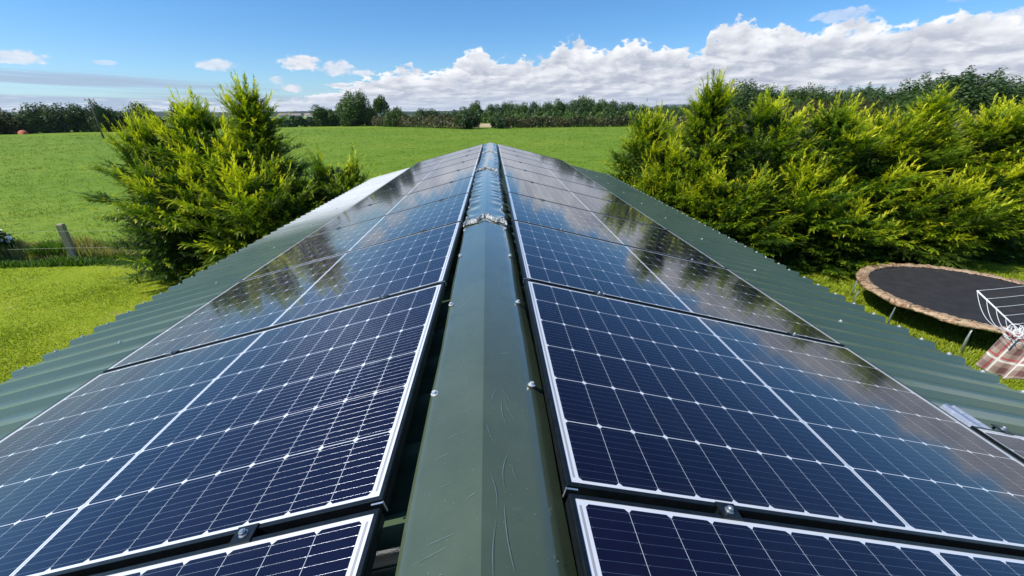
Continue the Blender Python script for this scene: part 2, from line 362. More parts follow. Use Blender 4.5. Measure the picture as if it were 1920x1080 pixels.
# ------------------------------------------------------------------ barn with profiled roof
P_SL = {1: (0.16195, 0.0600, 0.24626, 0.6117), -1: (0.21136, 0.0607, 0.25085, 0.5974)}   # panel plane of each slope
def slope(s, x, off, y):
    """point on the slope s at horizontal distance x from the ridge, off metres below the plane of the panel tops"""
    xi, zi, th, _ = P_SL[s]
    return Vector((s * x - s * off * math.sin(th), y, GZ + zi - (x - xi) * math.tan(th) - off * math.cos(th)))
barn = empty('barn', (0, 0, 0)); tag(barn, 'low barn under a green profiled metal roof carrying two rows of solar panels', 'barn')
Y0, Y1 = -4.0, 11.08; OFF = 0.070
prof = [(-.100, .032), (-.0735, .032), (-.0705, .029), (-.0615, .029), (-.0585, .032), (-.034, .032), (-.0165, .0), (.0165, .0), (.034, .032), (.0585, .032), (.0615, .029), (.0705, .029), (.0735, .032)]
sheets = {}
for s in (-1, 1):
    ys = []
    n = int(round((Y1 - Y0) / .2)) + 1
    for k in range(n):
        for a, h in prof: ys.append((Y0 + .2 * k + a, h))
    ys = [q for q in ys if q[0] <= Y1]
    xs = [0.03, .6, 1.2, 1.8, 2.4, 3.15]
    vs = []
    for t in (0, .0022):
        for y, h in ys:
            for x in xs: vs.append(slope(s, x, OFF + h + t, y))
    nx, ny = len(xs), len(ys); fs = []
    for t in (0, 1):
        for j in range(ny - 1):
            for i in range(nx - 1):
                a = t * nx * ny + j * nx + i; q = (a, a + 1, a + nx + 1, a + nx)
                fs.append(q if (s > 0) == (t == 0) else q[::-1])
    for j in range(ny - 1):
        a = j * nx + nx - 1; fs.append((a, a + nx * ny, a + nx * ny + nx, a + nx) if s > 0 else (a, a + nx, a + nx * ny + nx, a + nx * ny))
    for i in range(nx - 1):
        a = (ny - 1) * nx + i; fs.append((a, a + 1, a + 1 + nx * ny, a + nx * ny))
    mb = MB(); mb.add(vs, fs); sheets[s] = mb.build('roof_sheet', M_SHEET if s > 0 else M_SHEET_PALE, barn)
    sheets[s]['label'] = 'green profiled roof slope right of the ridge' if s > 0 else 'profiled roof slope left of the ridge, green near and pale at its far end'
# roofing screws (part of each slope)
def screw_mesh():
    mb = MB(); mb.tube([(0, 0, 0), (0, 0, .002)], .0095, 12); mb.tube([(0, 0, .002), (0, 0, .0085)], .0055, 6)
    me_o = mb.build('screw', M_SCREW, None); me = me_o.data; bpy.data.objects.remove(me_o); return me
SCREW = screw_mesh()
rnd = random.Random(5)
for s in (-1, 1):
    th = P_SL[s][2]
    for k in range(8, 56):
        y = .2 * k
        if y > 11.0: break
        for x in ([3.06] if k % 5 != 2 else [3.06, 2.39]):
            o = mesh_obj('screw', SCREW, sheets[s]); o.location = slope(s, x + rnd.uniform(-.02, .02), OFF - .001, y + rnd.uniform(-.006, .006))
            o.rotation_euler = (0, s * th, 0); o.scale = (1.25,) * 3
# walls
mb = MB()
for x in (-3.0, 3.0): mb.box((x, 3.54, 1.20), (.12, 14.9, 2.40))
for y in (-3.85, 10.93):
    mb.add([(-3.0, y - .05, 0), (3.0, y - .05, 0), (3.0, y - .05, 2.40), (0, y - .05, 3.17), (-3.0, y - .05, 2.40), (-3.0, y + .05, 0), (3.0, y + .05, 0), (3.0, y + .05, 2.40), (0, y + .05, 3.17), (-3.0, y + .05, 2.40)],
           [(0, 1, 2, 3, 4), (9, 8, 7, 6, 5), (0, 5, 6, 1), (1, 6, 7, 2), (2, 7, 8, 3), (3, 8, 9, 4), (4, 9, 5, 0)])
mb.build('wall', M_WALL, barn)

# ridge caps -------------------------------------------------------------
def axis_x(y):   # slightly wandering line of the ridge caps
    return float(np.interp(y, [-4, .4, 1.0, 2.45, 2.85, 5.75, 6.3, 7, 11.1], [-.006, -.011, -.017, -.033, -.038, -.062, -.05, -.03, -.028]))
caps = []
cap_rng = [(-1.6, 2.86, 0.0), (2.80, 5.80, .0022), (5.74, 8.55, .0044), (8.48, 11.12, .0066)]
rnd = random.Random(11)
def ghash(i, j): 
    v = math.sin(i * 127.1 + j * 311.7) * 43758.5453; return v - math.floor(v)
for ci, (ya, yb, lift) in enumerate(cap_rng):
    dent = [0.0006, .0105, .0095, .0085][ci]
    ny = int((yb - ya) / .02); us = [-1, -.985, -.93, -.86, -.75, -.62, -.5, -.38, -.25, -.12, -.03, 0, .03, .12, .25, .38, .5, .62, .75, .86, .93, .985, 1]
    vs = []
    for j in range(ny + 1):
        y = ya + (yb - ya) * j / ny; ax = axis_x(y)
        for u in us:
            s = 1 if u >= 0 else -1; a = abs(u)
            x = a * (.172 if s > 0 else .150); z = .078 - x * .262 + lift
            z -= max(0, x - (.128 if s > 0 else .139)) * .55
            ph = y / .2
            edge = max(0, a - .25) / .75
            w = math.sin(2 * math.pi * ph + s * .7 + 2.2 * math.sin(ph * .9 + ci)) * .6 + math.sin(2 * math.pi * ph * .5 + ci * 2 + s + a * 2.5) * .6
            z += dent * edge * w
            x += dent * .8 * edge * math.sin(2 * math.pi * ph * .5 + ci + s)
            if ci == 0: z += .0012 * math.sin(y * 3 + s) * edge; x += .0025 * edge * math.sin(y * 5.3 + s * 2)
            if a > .99: z -= .012
            vs.append((ax + s * x, y, GZ + z))
    nu = len(us)
    fs = [(j * nu + i, j * nu + i + 1, (j + 1) * nu + i + 1, (j + 1) * nu + i) for j in range(ny) for i in range(nu - 1)]
    mb = MB(); mb.add(vs, fs)
    def on_cap(x, y, h=.0007):
        return Vector((axis_x(y) + x, y, GZ + .078 - abs(x) * .262 + lift + h))
    if ci == 0:      # scratches worn through the paint
        def scratch(x, y, dx, dy, bend, w):
            N = 9; L = []; bend *= .3
            for i in range(N):
                t = i / (N - 1); q = bend * math.sin(math.pi * t)
                L.append((x + dx * t - dy * q, y + dy * t + dx * q))
            v = []; f = []
            dl = math.hypot(dx, dy); px, py = -dy / dl, dx / dl
            for i, (a, b) in enumerate(L):
                ww = w * .7 * (.3 + math.sin(math.pi * i / (N - 1))) * .5
                v += [on_cap(a + px * ww, b + py * ww, .0022), on_cap(a - px * ww, b - py * ww, .0022)]
            for i in range(N - 1): f.append((2 * i, 2 * i + 1, 2 * i + 3, 2 * i + 2))
            mb.add(v, f, 1)
        for x, y, dx_, dy_, bd, w in [(.045, .60, .012, .10, .25, .0012), (.028, .55, -.012, .09, -.2, .0010), (.055, .44, -.012, .13, .1, .0014), (.02, .42, .006, .11, .1, .0012), (.03, .72, -.02, .06, .2, .0011),
                                      (.075, .62, -.012, .05, .2, .0008), (.06, .78, -.012, .10, .2, .0014), (.085, .80, -.03, .12, .25, .0011), (.05, .93, .02, -.05, .1, .0010), (.02, .86, .015, .07, .1, .0008),
                                      (.07, 1.55, .004, .25, .1, .0014), (.072, 1.80, .006, .12, -.2, .0014), (.085, 1.48, -.012, .12, .1, .0010), (.06, 2.2, .01, .3, .15, .0010), (.04, 1.1, .05, .03, .1, .0009),
                                      (-.13, 1.42, .125, .20, .02, .0010), (-.05, .99, .01, -.06, 0, .0009), (-.10, .50, .05, .012, 0, .0010), (-.09, .62, .03, .008, 0, .0008), (-.11, .70, .035, .012, 0, .0009),
                                      (-.06, .83, .03, .02, 0, .0008), (-.12, .47, .06, .02, 0, .0009), (-.08, .76, .02, .006, 0, .0008), (-.10, .9, .04, .02, 0, .0007), (.10, 1.2, .02, -.03, 0, .0008), (-.03, .58, .02, .01, 0, .0010)]:
            scratch(x, y, dx_, dy_, bd, w)
        for i in range(150):
            x = rnd.choice([-1, 1]) * rnd.uniform(.01, .13); y = rnd.uniform(.42, 2.7); a = rnd.uniform(0, math.pi); l = rnd.uniform(.001, .006)
            scratch(x, y, math.cos(a) * l, math.sin(a) * l, .1, rnd.uniform(.0006, .0013))
    else:
        for i in range(60):
            x = rnd.choice([-1, 1]) * rnd.uniform(.02, .11); y = rnd.uniform(ya + .1, yb - .1); a = rnd.uniform(.2, 1.9); l = rnd.uniform(.02, .08)
    cp = mb.build('ridge_cap', [M_CAP, M_SCRATCH], barn, True); caps.append(cp)
    # a fold crease must stay sharp
    me = cp.data; sh = me.attributes.new('sharp_edge', 'BOOLEAN', 'EDGE') if 'sharp_edge' not in me.attributes else me.attributes['sharp_edge']
    mid = us.index(0)
    for e in me.edges:
        a, b = e.vertices
        if a < nu * (ny + 1) and b < nu * (ny + 1) and a % nu == b % nu and a % nu in (mid, 1, nu - 2): sh.data[e.index].value = True
    # fixing screws along both flanges
    k = 0; y = max(ya, .2) + .2
    while y < yb - .1:
        for s in (-1, 1):
            yy = y + rnd.uniform(-.05, .05)
            o = mesh_obj('screw', SCREW, cp); o.location = on_cap(s * .137, yy, .001); o.rotation_euler = (0, s * .256, rnd.uniform(0, 1)); o.scale = (1.15,) * 3
        y += .58 if ci == 0 else .4
# the crumpled flashing tape over the cap joints
def crumple(ya, wid, hgt, seed, parent, lab, gap):
    r_ = random.Random(seed); mb = MB()
    for s in (-1, 1):
        N, K = 40, 10; vs = []
        for i in range(N + 1):
            t = i / N; x = s * (.004 + t * .148)
            yc = ya + (-.10 * t if s < 0 else -.075 * t) + .02 * math.sin(t * 9 + seed)
            w = wid * (.65 + .6 * ghash(i, seed + s) ) * (1.25 - .7 * t if s > 0 else .8)
            for k in range(K + 1):
                u = k / K - .5
                h = hgt * (1 - (2 * u) ** 2) * (.25 + 1.1 * ghash(i * 3.3, k + seed + s)) + .0012
                vs.append((axis_x(ya) + x, yc + u * w + .012 * (ghash(i, k * 7 + seed) - .5), GZ + .078 - abs(x) * .262 + .004 + h))
        mb.add(vs, [(i * (K + 1) + k, i * (K + 1) + k + 1, (i + 1) * (K + 1) + k + 1, (i + 1) * (K + 1) + k) for i in range(N) for k in range(K)])
    o = mb.build('sealing_strip', M_SEAL, parent); o['label'] = lab
crumple(2.93, .10, .018, 1, caps[1], 'crumpled silver sealing strip over the nearest ridge joint', 0)
crumple(5.82, .10, .020, 2, caps[2], 'torn silver sealing strip over the middle ridge joint', 0)
crumple(8.58, .12, .014, 3, caps[3], 'flattened silver sealing strip over the farthest ridge joint', 0)
# foam fillers and cut rib ends are hidden under the cap

# ------------------------------------------------------------------ solar panels
PWD, PLN, PGAP = 1.722, 1.134, 0.020
def panel_meshes():
    mb = MB(); t = .030; lip = .0095
    W, L = PWD, PLN
    # frame: outer walls, top lip slightly proud of the glass, inner bottom flange (local x down the slope, y along the ridge, z up from the top plane)
    def ring(x0, y0, x1, y1, z): return [(x0, y0, z), (x1, y0, z), (x1, y1, z), (x0, y1, z)]
    e = .0008
    loops = [ring(.022, .022, W - .022, L - .022, -t), ring(0, 0, W, L, -t), ring(0, 0, W, L, -e), ring(e, e, W - e, L - e, 0), ring(lip, lip, W - lip, L - lip, 0), ring(lip, lip, W - lip, L - lip, -.004)]
    vs = [v for q in loops for v in q]; fs = []
    for a in range(len(loops) - 1):
        for k in range(4):
            fs.append((a * 4 + k, a * 4 + (k + 1) % 4, (a + 1) * 4 + (k + 1) % 4, (a + 1) * 4 + k))
    mb.add(vs, fs)
    # mitre line marks and drain notch: short raised ridges on the side facing out
    mb.box((-.0006, L / 2, -.011), (.0012, L - .004, .0016)); mb.box((W + .0006, L / 2, -.011), (.0012, L - .004, .0016))
    o = mb.build('frame', M_FRAME); fm = o.data; bpy.data.objects.remove(o)
    me = bpy.data.meshes.new('glass'); g = .0093
    me.from_pydata([(g, g, -.0015), (W - g, g, -.0015), (W - g, L - g, -.0015), (g, L - g, -.0015), (g, g, -.006), (W - g, g, -.006), (W - g, L - g, -.006), (g, L - g, -.006)], [], [(0, 1, 2, 3), (7, 6, 5, 4)])
    uv = me.uv_layers.new(name='uv')
    for lp in me.loops:
        v = me.vertices[lp.vertex_index].co; uv.data[lp.index].uv = (v.x, v.y)
    me.materials.append(M_GLASS)
    mb = MB(); mb.box((0, 0, -.001), (.050, .046, .004)); mb.box((-.024, 0, -.010), (.003, .012, .020)); mb.box((.024, 0, -.010), (.003, .012, .020))
    o = mb.build('clamp', M_FRAME); cm = o.data; bpy.data.objects.remove(o)
    mb = MB(); mb.tube([(0, 0, .001), (0, 0, .010)], .0075, 16); mb.tube([(0, 0, .0101), (0, 0, .0130)], .0062, 16, r2=.0045)
    mb.tube([(0, 0, .0012), (0, 0, .0024)], .0105, 16)
    o = mb.build('bolt', M_BOLT, None, False); bm_ = o.data; bpy.data.objects.remove(o)
    mb = MB(); mb.box((-.004, 0, -.010), (.0012, .0035, .026)); mb.box((.008, 0, .0012), (.026, .0035, .0012))
    o = mb.build('clip', M_ALU); cl = o.data; bpy.data.objects.remove(o)
    return fm, me, cm, bm_, cl
FM, GM, CM, BM_, CL_ = panel_meshes()
ORD = ['first', 'second', 'third', 'fourth', 'fifth', 'sixth', 'seventh', 'eighth', 'ninth']
def place_panel(s, k, label, clamps=True, group='solar panels in the row along the ridge'):
    xi, zi, th, y0 = P_SL[s]
    t = empty('solar_panel'); tag(t, label, 'solar panel', group)
    # local +x runs down the slope; the left slope is the right one turned by half a turn
    y = y0 + k * (PLN + PGAP)
    if s > 0: t.matrix_world = Matrix.Translation((xi, y, GZ + zi)) @ Matrix.Rotation(th, 4, 'Y')
    else: t.matrix_world = Matrix.Translation((-xi, y + PLN, GZ + zi)) @ Matrix.Rotation(math.pi, 4, 'Z') @ Matrix.Rotation(th, 4, 'Y')
    f = mesh_obj('frame', FM, t); g = mesh_obj('glass', GM, t)
    if clamps:
        yy = PLN + PGAP / 2 if s > 0 else -PGAP / 2
        for u in (.21, .82) if s > 0 else (.168, .783):
            c = mesh_obj('clamp', CM, t); c.location = (u * PWD, yy, .0025); c.scale = (.9, .85, .9)
            b = mesh_obj('bolt', BM_, c)
        q = mesh_obj('clip', CL_, t); q.location = (-.001, yy, 0)
    return t
for s, nm in ((-1, 'left'), (1, 'right')):
    place_panel(s, -1, 'cut off solar panel at the bottom edge of the photo, %s of the ridge' % nm)
    for k in range(9):
        place_panel(s, k, '%s whole solar panel counted from the camera, row %s of the ridge' % (ORD[k], nm), clamps=k < 8)
# the separate lower panel on the right slope, standing upright in its own row
xi, zi, th, y0 = P_SL[1]
t = empty('solar_panel'); tag(t, 'lower solar panel at the right edge of the photo, outside the ridge row', 'solar panel')
base = slope(1, 1.862, 0, 1.176)
t.matrix_world = Matrix.Translation(base) @ Matrix.Rotation(th, 4, 'Y') @ Matrix.Rotation(-math.pi / 2, 4, 'Z')
mesh_obj('frame', FM, t); mesh_obj('glass', GM, t)
c = mesh_obj('clamp', CM, t); c.location = (-.012, .165, .0025); mesh_obj('bolt', BM_, c)
# short silver rail under it
t = empty('mounting_rail'); tag(t, 'short bright aluminium rail lying on the roof beyond the lower right panel', 'rail')
t.matrix_world = Matrix.Translation(slope(1, 1.975, .044, 1.345)) @ Matrix.Rotation(th, 4, 'Y')
mb = MB(); pr = [(-.055, 0), (-.038, .002), (-.030, .028), (-.020, .033), (-.012, .024), (0, .022), (.012, .024), (.020, .033), (.030, .028), (.038, .002), (.055, 0)]
vs = [(a, yy, z + d) for yy in (-.42, 0) for d in (0, -.0015) for a, z in pr]; n = len(pr)
fs = [(i, i + 1, 2 * n + i + 1, 2 * n + i) for i in range(n - 1)] + [(n + i + 1, n + i, 3 * n + i, 3 * n + i + 1) for i in range(n - 1)] + [(2 * n + i, 2 * n + i + 1, 3 * n + i + 1, 3 * n + i) for i in range(n - 1)] + [(i + 1, i, n + i, n + i + 1) for i in range(n - 1)]
mb.add(vs, fs); mb.build('rail_profile', M_ALU, t)
sc_ = mesh_obj('screw', SCREW, t); sc_.location = (0, -.05, .023)

# ------------------------------------------------------------------ vegetation builders
def tri_mesh(name, V, tone, mat, parent=None):
    n = len(V) // 3
    me = bpy.data.meshes.new(name); me.vertices.add(n * 3); me.vertices.foreach_set('co', np.asarray(V, np.float32).ravel())
    me.loops.add(n * 3); me.loops.foreach_set('vertex_index', np.arange(n * 3, dtype=np.int32))
    me.polygons.add(n); me.polygons.foreach_set('loop_start', np.arange(0, n * 3, 3, dtype=np.int32)); me.polygons.foreach_set('loop_total', np.full(n, 3, np.int32))
    a = me.attributes.new('tone', 'FLOAT', 'POINT'); a.data.foreach_set('value', np.asarray(tone, np.float32).ravel())
    me.materials.append(mat); me.update(); me.validate()
    return me
def norm(a): return a / np.maximum(np.linalg.norm(a, axis=-1, keepdims=True), 1e-9)
# spray template: flat feather of small blades along +x, in the xy plane
def spray_template():
    T = []; tone = []
    def blade(p, d, l, w):
        q = np.array([-d[1], d[0], 0]); p = np.array(p, float); d = np.array(d, float)
        T.append([p - q * w / 2, p + q * w / 2, p + d * l]); tone.append([p[0], p[0], p[0] + .25])
    for i in range(7):
        x = .06 + .125 * i; l = .36 - .028 * i
        for s in (-1, 1):
            a = math.radians(38 - i * 2); blade((x, 0, 0), (math.cos(a), s * math.sin(a), 0), l, .075)
    blade((0, 0, 0), (1, 0, 0), 1.15, .05); blade((.75, 0, 0), (1, 0, 0), .45, .09)
    return np.array(T), np.array(tone)
ST, STT = spray_template()
def sprays(P, D, L, base_tone, rng, flatness=.6):
    """P origin, D direction, L length per spray"""
    N = len(P); D = norm(D)
    up = np.tile([0., 0., 1.], (N, 1)) + rng.normal(0, 1, (N, 3)) * (1 - flatness)
    Y = norm(np.cross(up, D)); Z = np.cross(D, Y)
    Fm = np.stack([D, Y, Z], 1)                      # rows are local axes
    V = np.einsum('tkc,ncd->ntkd', ST, Fm) * L[:, None, None, None] + P[:, None, None, :]
    droop = (ST[..., 0][None] ** 2) * L[:, None, None] * rng.uniform(-.15, .30, (N, 1, 1)); V[..., 2] -= droop
    T = base_tone[:, None, None] + STT[None] * .45 - .2 + rng.normal(0, .06, (N, len(ST), 1))
    return V.reshape(-1, 3), T.reshape(-1)
def conifer(seed, h, rad, boughs, prof, low=.03, leaders=1):
    rng = np.random.default_rng(seed); PB = []; PD = []; PL = []; PT = []
    for k in range(boughs):
        t = low + (1 - low) * ((k + rng.random()) / boughs) ** .92
        az = rng.uniform(0, 2 * np.pi)
        Rr = rad * np.interp(t, prof[0], prof[1]) * (1 + .16 * np.sin(az * 2 + t * 6 + seed) + .14 * np.sin(az * 5 - t * 11 + seed * 2)) * rng.uniform(.72, 1.18)
        phi = np.radians(np.interp(t, [0, .4, .75, .92, 1], [-12, 4, 24, 55, 82]) + rng.normal(0, 8))
        out = np.array([np.cos(az), np.sin(az), 0.]); d = out * np.cos(phi); d[2] = np.sin(phi)
        side = np.array([-np.sin(az), np.cos(az), 0.]); nrm = np.cross(d, side)
        tip = out * max(Rr, .06); tip[2] = t * h
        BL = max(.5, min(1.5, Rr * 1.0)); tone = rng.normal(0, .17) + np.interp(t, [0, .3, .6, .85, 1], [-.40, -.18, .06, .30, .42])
        nside = int(3 + BL * 3)
        PB.append(tip - d * .38 * BL); PD.append(d + [0, 0, .04]); PL.append(.50 + .25 * BL); PT.append(tone + .10)
        for q in range(nside):
            s_ = rng.uniform(.28, .95); sd_ = (-1) ** q; p0 = tip - d * BL * (1 - s_) - nrm * .0
            dd = d * .80 + side * sd_ * rng.uniform(.45, .85) + nrm * rng.normal(0, .12)
            PB.append(p0 + side * sd_ * .04); PD.append(norm(dd)); PL.append(rng.uniform(.34, .62) * (1.15 - .45 * s_) * (.7 + .3 * BL)); PT.append(tone + rng.normal(0, .05) - .05 * (1 - s_))
    B = np.array(PB); D0 = norm(np.array(PD)); L = np.array(PL); T0 = np.array(PT); n = len(L); ns = 24
    s = np.linspace(.03, 1, ns)[None, :] + rng.uniform(-.03, .03, (n, ns))
    P = B[:, None] + D0[:, None] * (s * L[:, None])[..., None] + (s ** 2)[..., None] * L[:, None, None] * np.array([0, 0, .10])
    jit = norm(rng.normal(0, 1, (n, ns, 3)) * np.array([1, 1, .38])); jit = norm(jit - (jit * D0[:, None]).sum(-1, keepdims=True) * D0[:, None])
    D = D0[:, None] + jit * (.95 - .5 * s)[..., None] + np.array([0, 0, .04])
    ln = (.185 - .085 * s) * rng.uniform(.75, 1.3, (n, ns)) * np.interp(L, [.25, .9], [.75, 1.15])[:, None]
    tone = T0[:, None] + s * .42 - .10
    v, tt = sprays(P.reshape(-1, 3), D.reshape(-1, 3), ln.reshape(-1), tone.reshape(-1), rng, .82)
    # short dull green growth round the stem
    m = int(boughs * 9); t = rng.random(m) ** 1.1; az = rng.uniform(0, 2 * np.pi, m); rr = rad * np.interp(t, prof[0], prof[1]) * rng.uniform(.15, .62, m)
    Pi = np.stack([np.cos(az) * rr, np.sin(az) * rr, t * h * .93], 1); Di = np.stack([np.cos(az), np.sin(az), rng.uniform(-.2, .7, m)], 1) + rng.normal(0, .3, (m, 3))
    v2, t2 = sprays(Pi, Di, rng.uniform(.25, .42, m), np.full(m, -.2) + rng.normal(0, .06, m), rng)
    q = norm(np.cross(D0, rng.normal(0, 1, (n, 3)))) * .010; tv = np.stack([B - D0 * .3 - q, B - D0 * .3 + q, B + D0 * (L * .9)[:, None]], 1).reshape(-1, 3)
    # bare thin leader shoots standing above the crown
    LV = []
    for k in range(leaders * 5):
        z0 = h * rng.uniform(.80, .99); a = rng.uniform(0, 6.28); r0 = rad * np.interp(z0 / h, prof[0], prof[1]) * .6
        p = np.array([np.cos(a) * r0, np.sin(a) * r0, z0]); d = np.array([np.cos(a) * .35, np.sin(a) * .35, 1.0]); d /= np.linalg.norm(d); l = rng.uniform(.35, .65)
        w = np.array([-np.sin(a), np.cos(a), 0]) * .008; LV += [p - w, p + w, p + d * l]
        for j in range(6):
            pj = p + d * l * (.2 + .13 * j); e = norm(d + rng.normal(0, .45, 3)) * l * .16; LV += [pj - w, pj + w, pj + e]
    LV = np.array(LV)
    return np.concatenate([v, v2, tv, LV]), np.concatenate([tt, t2, np.full(len(tv), .1), np.full(len(LV), .75)])
PROF_A = ([0, .06, .25, .45, .62, .75, .88, 1], [.70, .98, 1.0, .86, .60, .34, .20, .04])
PROF_B = ([0, .1, .45, .7, .88, 1], [.82, 1.0, .98, .78, .46, .10])
PROF_C = ([0, .15, .5, .8, 1], [.85, 1.0, .95, .70, .25])
conifer_me = []
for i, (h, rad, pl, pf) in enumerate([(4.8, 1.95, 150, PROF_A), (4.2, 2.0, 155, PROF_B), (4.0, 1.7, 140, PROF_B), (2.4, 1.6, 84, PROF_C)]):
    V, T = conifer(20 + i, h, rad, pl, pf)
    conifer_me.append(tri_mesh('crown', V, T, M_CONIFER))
def trunk_mesh(h, r0, seed, limbs=7):
    rn = random.Random(seed); mb = MB()
    pts = [(rn.uniform(-.04, .04) * i, rn.uniform(-.04, .04) * i, h * i / 6) for i in range(7)]
    mb.tube(pts, r0, 9, r2=r0 * .2)
    for k in range(limbs):
        z = h * (.2 + .6 * k / limbs); a = rn.uniform(0, 6.28); l = h * .22
        mb.tube([(0, 0, z), (math.cos(a) * l * .5, math.sin(a) * l * .5, z + l * .25), (math.cos(a) * l, math.sin(a) * l, z + l * .7)], r0 * .35, 6, r2=r0 * .1)
    o = mb.build('trunk', M_BARK, None, True); me = o.data; bpy.data.objects.remove(o); return me
ctrunk = trunk_mesh(3.4, .11, 3, 9)
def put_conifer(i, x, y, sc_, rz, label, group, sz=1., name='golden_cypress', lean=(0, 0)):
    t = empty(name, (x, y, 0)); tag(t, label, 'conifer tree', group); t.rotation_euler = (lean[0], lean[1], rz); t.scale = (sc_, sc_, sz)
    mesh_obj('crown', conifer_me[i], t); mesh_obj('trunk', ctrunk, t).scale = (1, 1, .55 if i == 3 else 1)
    return t
GL = 'golden cypresses left of the barn'; GR = 'golden cypress row right of the barn'
for i, x, y, s1, rz, sz, lab in [
    (0, -6.2, 11.8, 1.02, .3, .95, 'tallest golden cypress left of the barn with a pointed bare-tipped leader'),
    (1, -7.9, 12.1, .98, 1.9, 1.0, 'middle golden cypress left of the barn with a yellow rounded top'),
    (2, -9.35, 12.1, .70, 4.0, .95, 'leftmost golden cypress, spreading over the field beside the fence'),
    (3, -7.0, 11.5, .95, 4.4, 1.42, 'bushy cypress filling the saddle between the two left peaks'),
    (3, -4.5, 12.4, .95, 2.2, 1.12, 'low dark cypress bush close behind the barn roof on the left'),
    (3, -7.9, 10.7, .90, 5.2, 1.15, 'low cypress skirt nearest the camera at the left eave'),
    (3, -5.9, 10.4, 1.05, 3.2, 1.15, 'low cypress bush pressed against the left eave of the barn')]:
    put_conifer(i, x, y, s1, rz, lab, GL, sz)
for i, x, y, s1, rz, sz, lab in [
    (2, 4.85, 13.2, .88, .6, 1.04, 'small yellow-tipped golden cypress at the field end of the right row'),
    (0, 6.35, 12.6, .95, 2.2, 1.0, 'golden cypress with the tallest thin leader in the right row'),
    (1, 8.1, 12.6, 1.0, 4.1, 1.08, 'second tall golden cypress of the right row, just right of the leader'),
    (2, 9.9, 12.3, 1.15, 1.2, 1.08, 'golden cypress in the middle of the right row behind the trampoline rim'),
    (1, 11.7, 12.2, 1.02, 5.3, .97, 'broad golden cypress directly behind the trampoline'),
    (0, 13.0, 12.6, 1.05, 3.3, .92, 'golden cypress with a yellow peak behind the right half of the trampoline'),
    (2, 14.9, 12.3, 1.25, 2.7, 1.06, 'dark-sided golden cypress second from the right edge of the photo'),
    (1, 16.6, 12.6, 1.10, .9, 1.12, 'bright yellow cypress at the right edge of the photo'),
    (3, 5.7, 12.3, 1.0, 1.6, 1.35, 'bushy cypress filling the gap left of the tallest leader in the right row'),
    (3, 4.9, 11.6, .95, .4, 1.0, 'low cypress bush pressed against the right eave of the barn'),
    (3, 6.5, 10.9, 1.05, 1.4, 1.05, 'second low cypress bush along the right eave of the barn'),
    (3, 8.3, 11.0, 1.05, 2.4, 1.15, 'low cypress bush in front of the right row before the trampoline'),
    (3, 10.6, 11.2, 1.0, 3.7, 1.1, 'low cypress bush whose branch tips hang over the trampoline rim'),
    (3, 9.2, 10.1, .75, 5.1, .80, 'small cypress bush between the barn eave and the far rim of the trampoline'),
    (3, 12.1, 10.6, .95, 2.9, 1.0, 'low cypress bush right behind the far rim of the trampoline'),
    (3, 13.9, 11.2, 1.1, 4.4, 1.1, 'low cypress bush at the foot of the row behind the trampoline')]:
    put_conifer(i, x, y, s1, rz, lab, GR, sz * (.97 if i == 0 else .92))

# broadleaf crowns --------------------------------------------------------
def broad(seed, lobes=26, per=330, leaf=.055, squash=.8, gap=0.):
    rng = np.random.default_rng(seed); P = []; Nn = []; T = []
    c = norm(rng.normal(0, 1, (lobes, 3))) * rng.uniform(.25, .78, (lobes, 1)); c[:, 2] = np.abs(c[:, 2]) * .9 - .15 + rng.uniform(-.15, .1, lobes)
    r = rng.uniform(.20, .36, lobes)
    for i in range(lobes):
        d = norm(rng.normal(0, 1, (per, 3))); rr = r[i] * rng.uniform(.72, 1.12, (per, 1)) * (1 + .18 * np.sin(d[:, :1] * 9 + i))
        P.append(c[i] + d * rr); Nn.append(d); T.append(np.full(per, rng.uniform(.15, .8)) + rng.normal(0, .16, per))
    P = np.concatenate(P); Nn = np.concatenate(Nn); T = np.concatenate(T)
    P[:, 2] -= (np.quantile(P[:, 2], .998) + np.quantile(P[:, 2], .004)) / 2; P[:, 2] /= np.quantile(P[:, 2], .998); P[:, :2] /= np.quantile(np.hypot(P[:, 0], P[:, 1]), .985); N = len(P)
    nn = norm(Nn + rng.normal(0, .6, (N, 3))); a = norm(np.cross(nn, rng.normal(0, 1, (N, 3)))); b = np.cross(nn, a)
    s = leaf * rng.uniform(.6, 1.3, (N, 1))
    V = np.stack([P + a * s, P - a * s * .5 + b * s * .8, P - a * s * .5 - b * s * .8], 1).reshape(-1, 3)
    return V, np.repeat(T, 3)
broad_me = {}
for key, mat in (('g', M_LEAF), ('d', M_LEAF_DK), ('b', M_LEAF_BR)):
    for i in range(3):
        V, T = broad(40 + i, 28, 420, .050, .82); broad_me[key, i] = tri_mesh('crown', V, T, mat)
for key, mat in (('G', M_LEAF), ('D', M_LEAF_DK), ('B', M_LEAF_BR)):
    for i in range(2):
        V, T = broad(60 + i, 40, 2600, .024, .82); broad_me[key, i] = tri_mesh('crown', V, T, mat)
V, T = broad(77, 13, 260, .09, .8); broad_me['s', 0] = tri_mesh('crown', V, T, M_LEAF)
btrunk = trunk_mesh(1.0, .035, 8, 7)
CX, CY, CZ = 0.0245, 0.0, 4.0
def put_tree(azd, eld, dist, rad, kind, var, label, group, name='broadleaf_tree', cat='tree', stretch=1., bottom=.0):
    x = CX + dist * math.sin(R(azd)); y = CY + dist * math.cos(R(azd)); h = CZ + dist * math.tan(R(eld))
    t = empty(name, (x, y, 0)); tag(t, label, cat, group); t.rotation_euler = (0, 0, (azd * 7.3) % 6.28)
    c = mesh_obj('crown', broad_me[kind, var], t)
    zc = (h - bottom) * .5; c.scale = (rad, rad * stretch, (h - bottom) * .54); c.location = (0, 0, bottom + (h - bottom) * .47)
    k = mesh_obj('trunk', btrunk, t); k.scale = (h * 1.1, h * 1.1, h * .75)
    return t
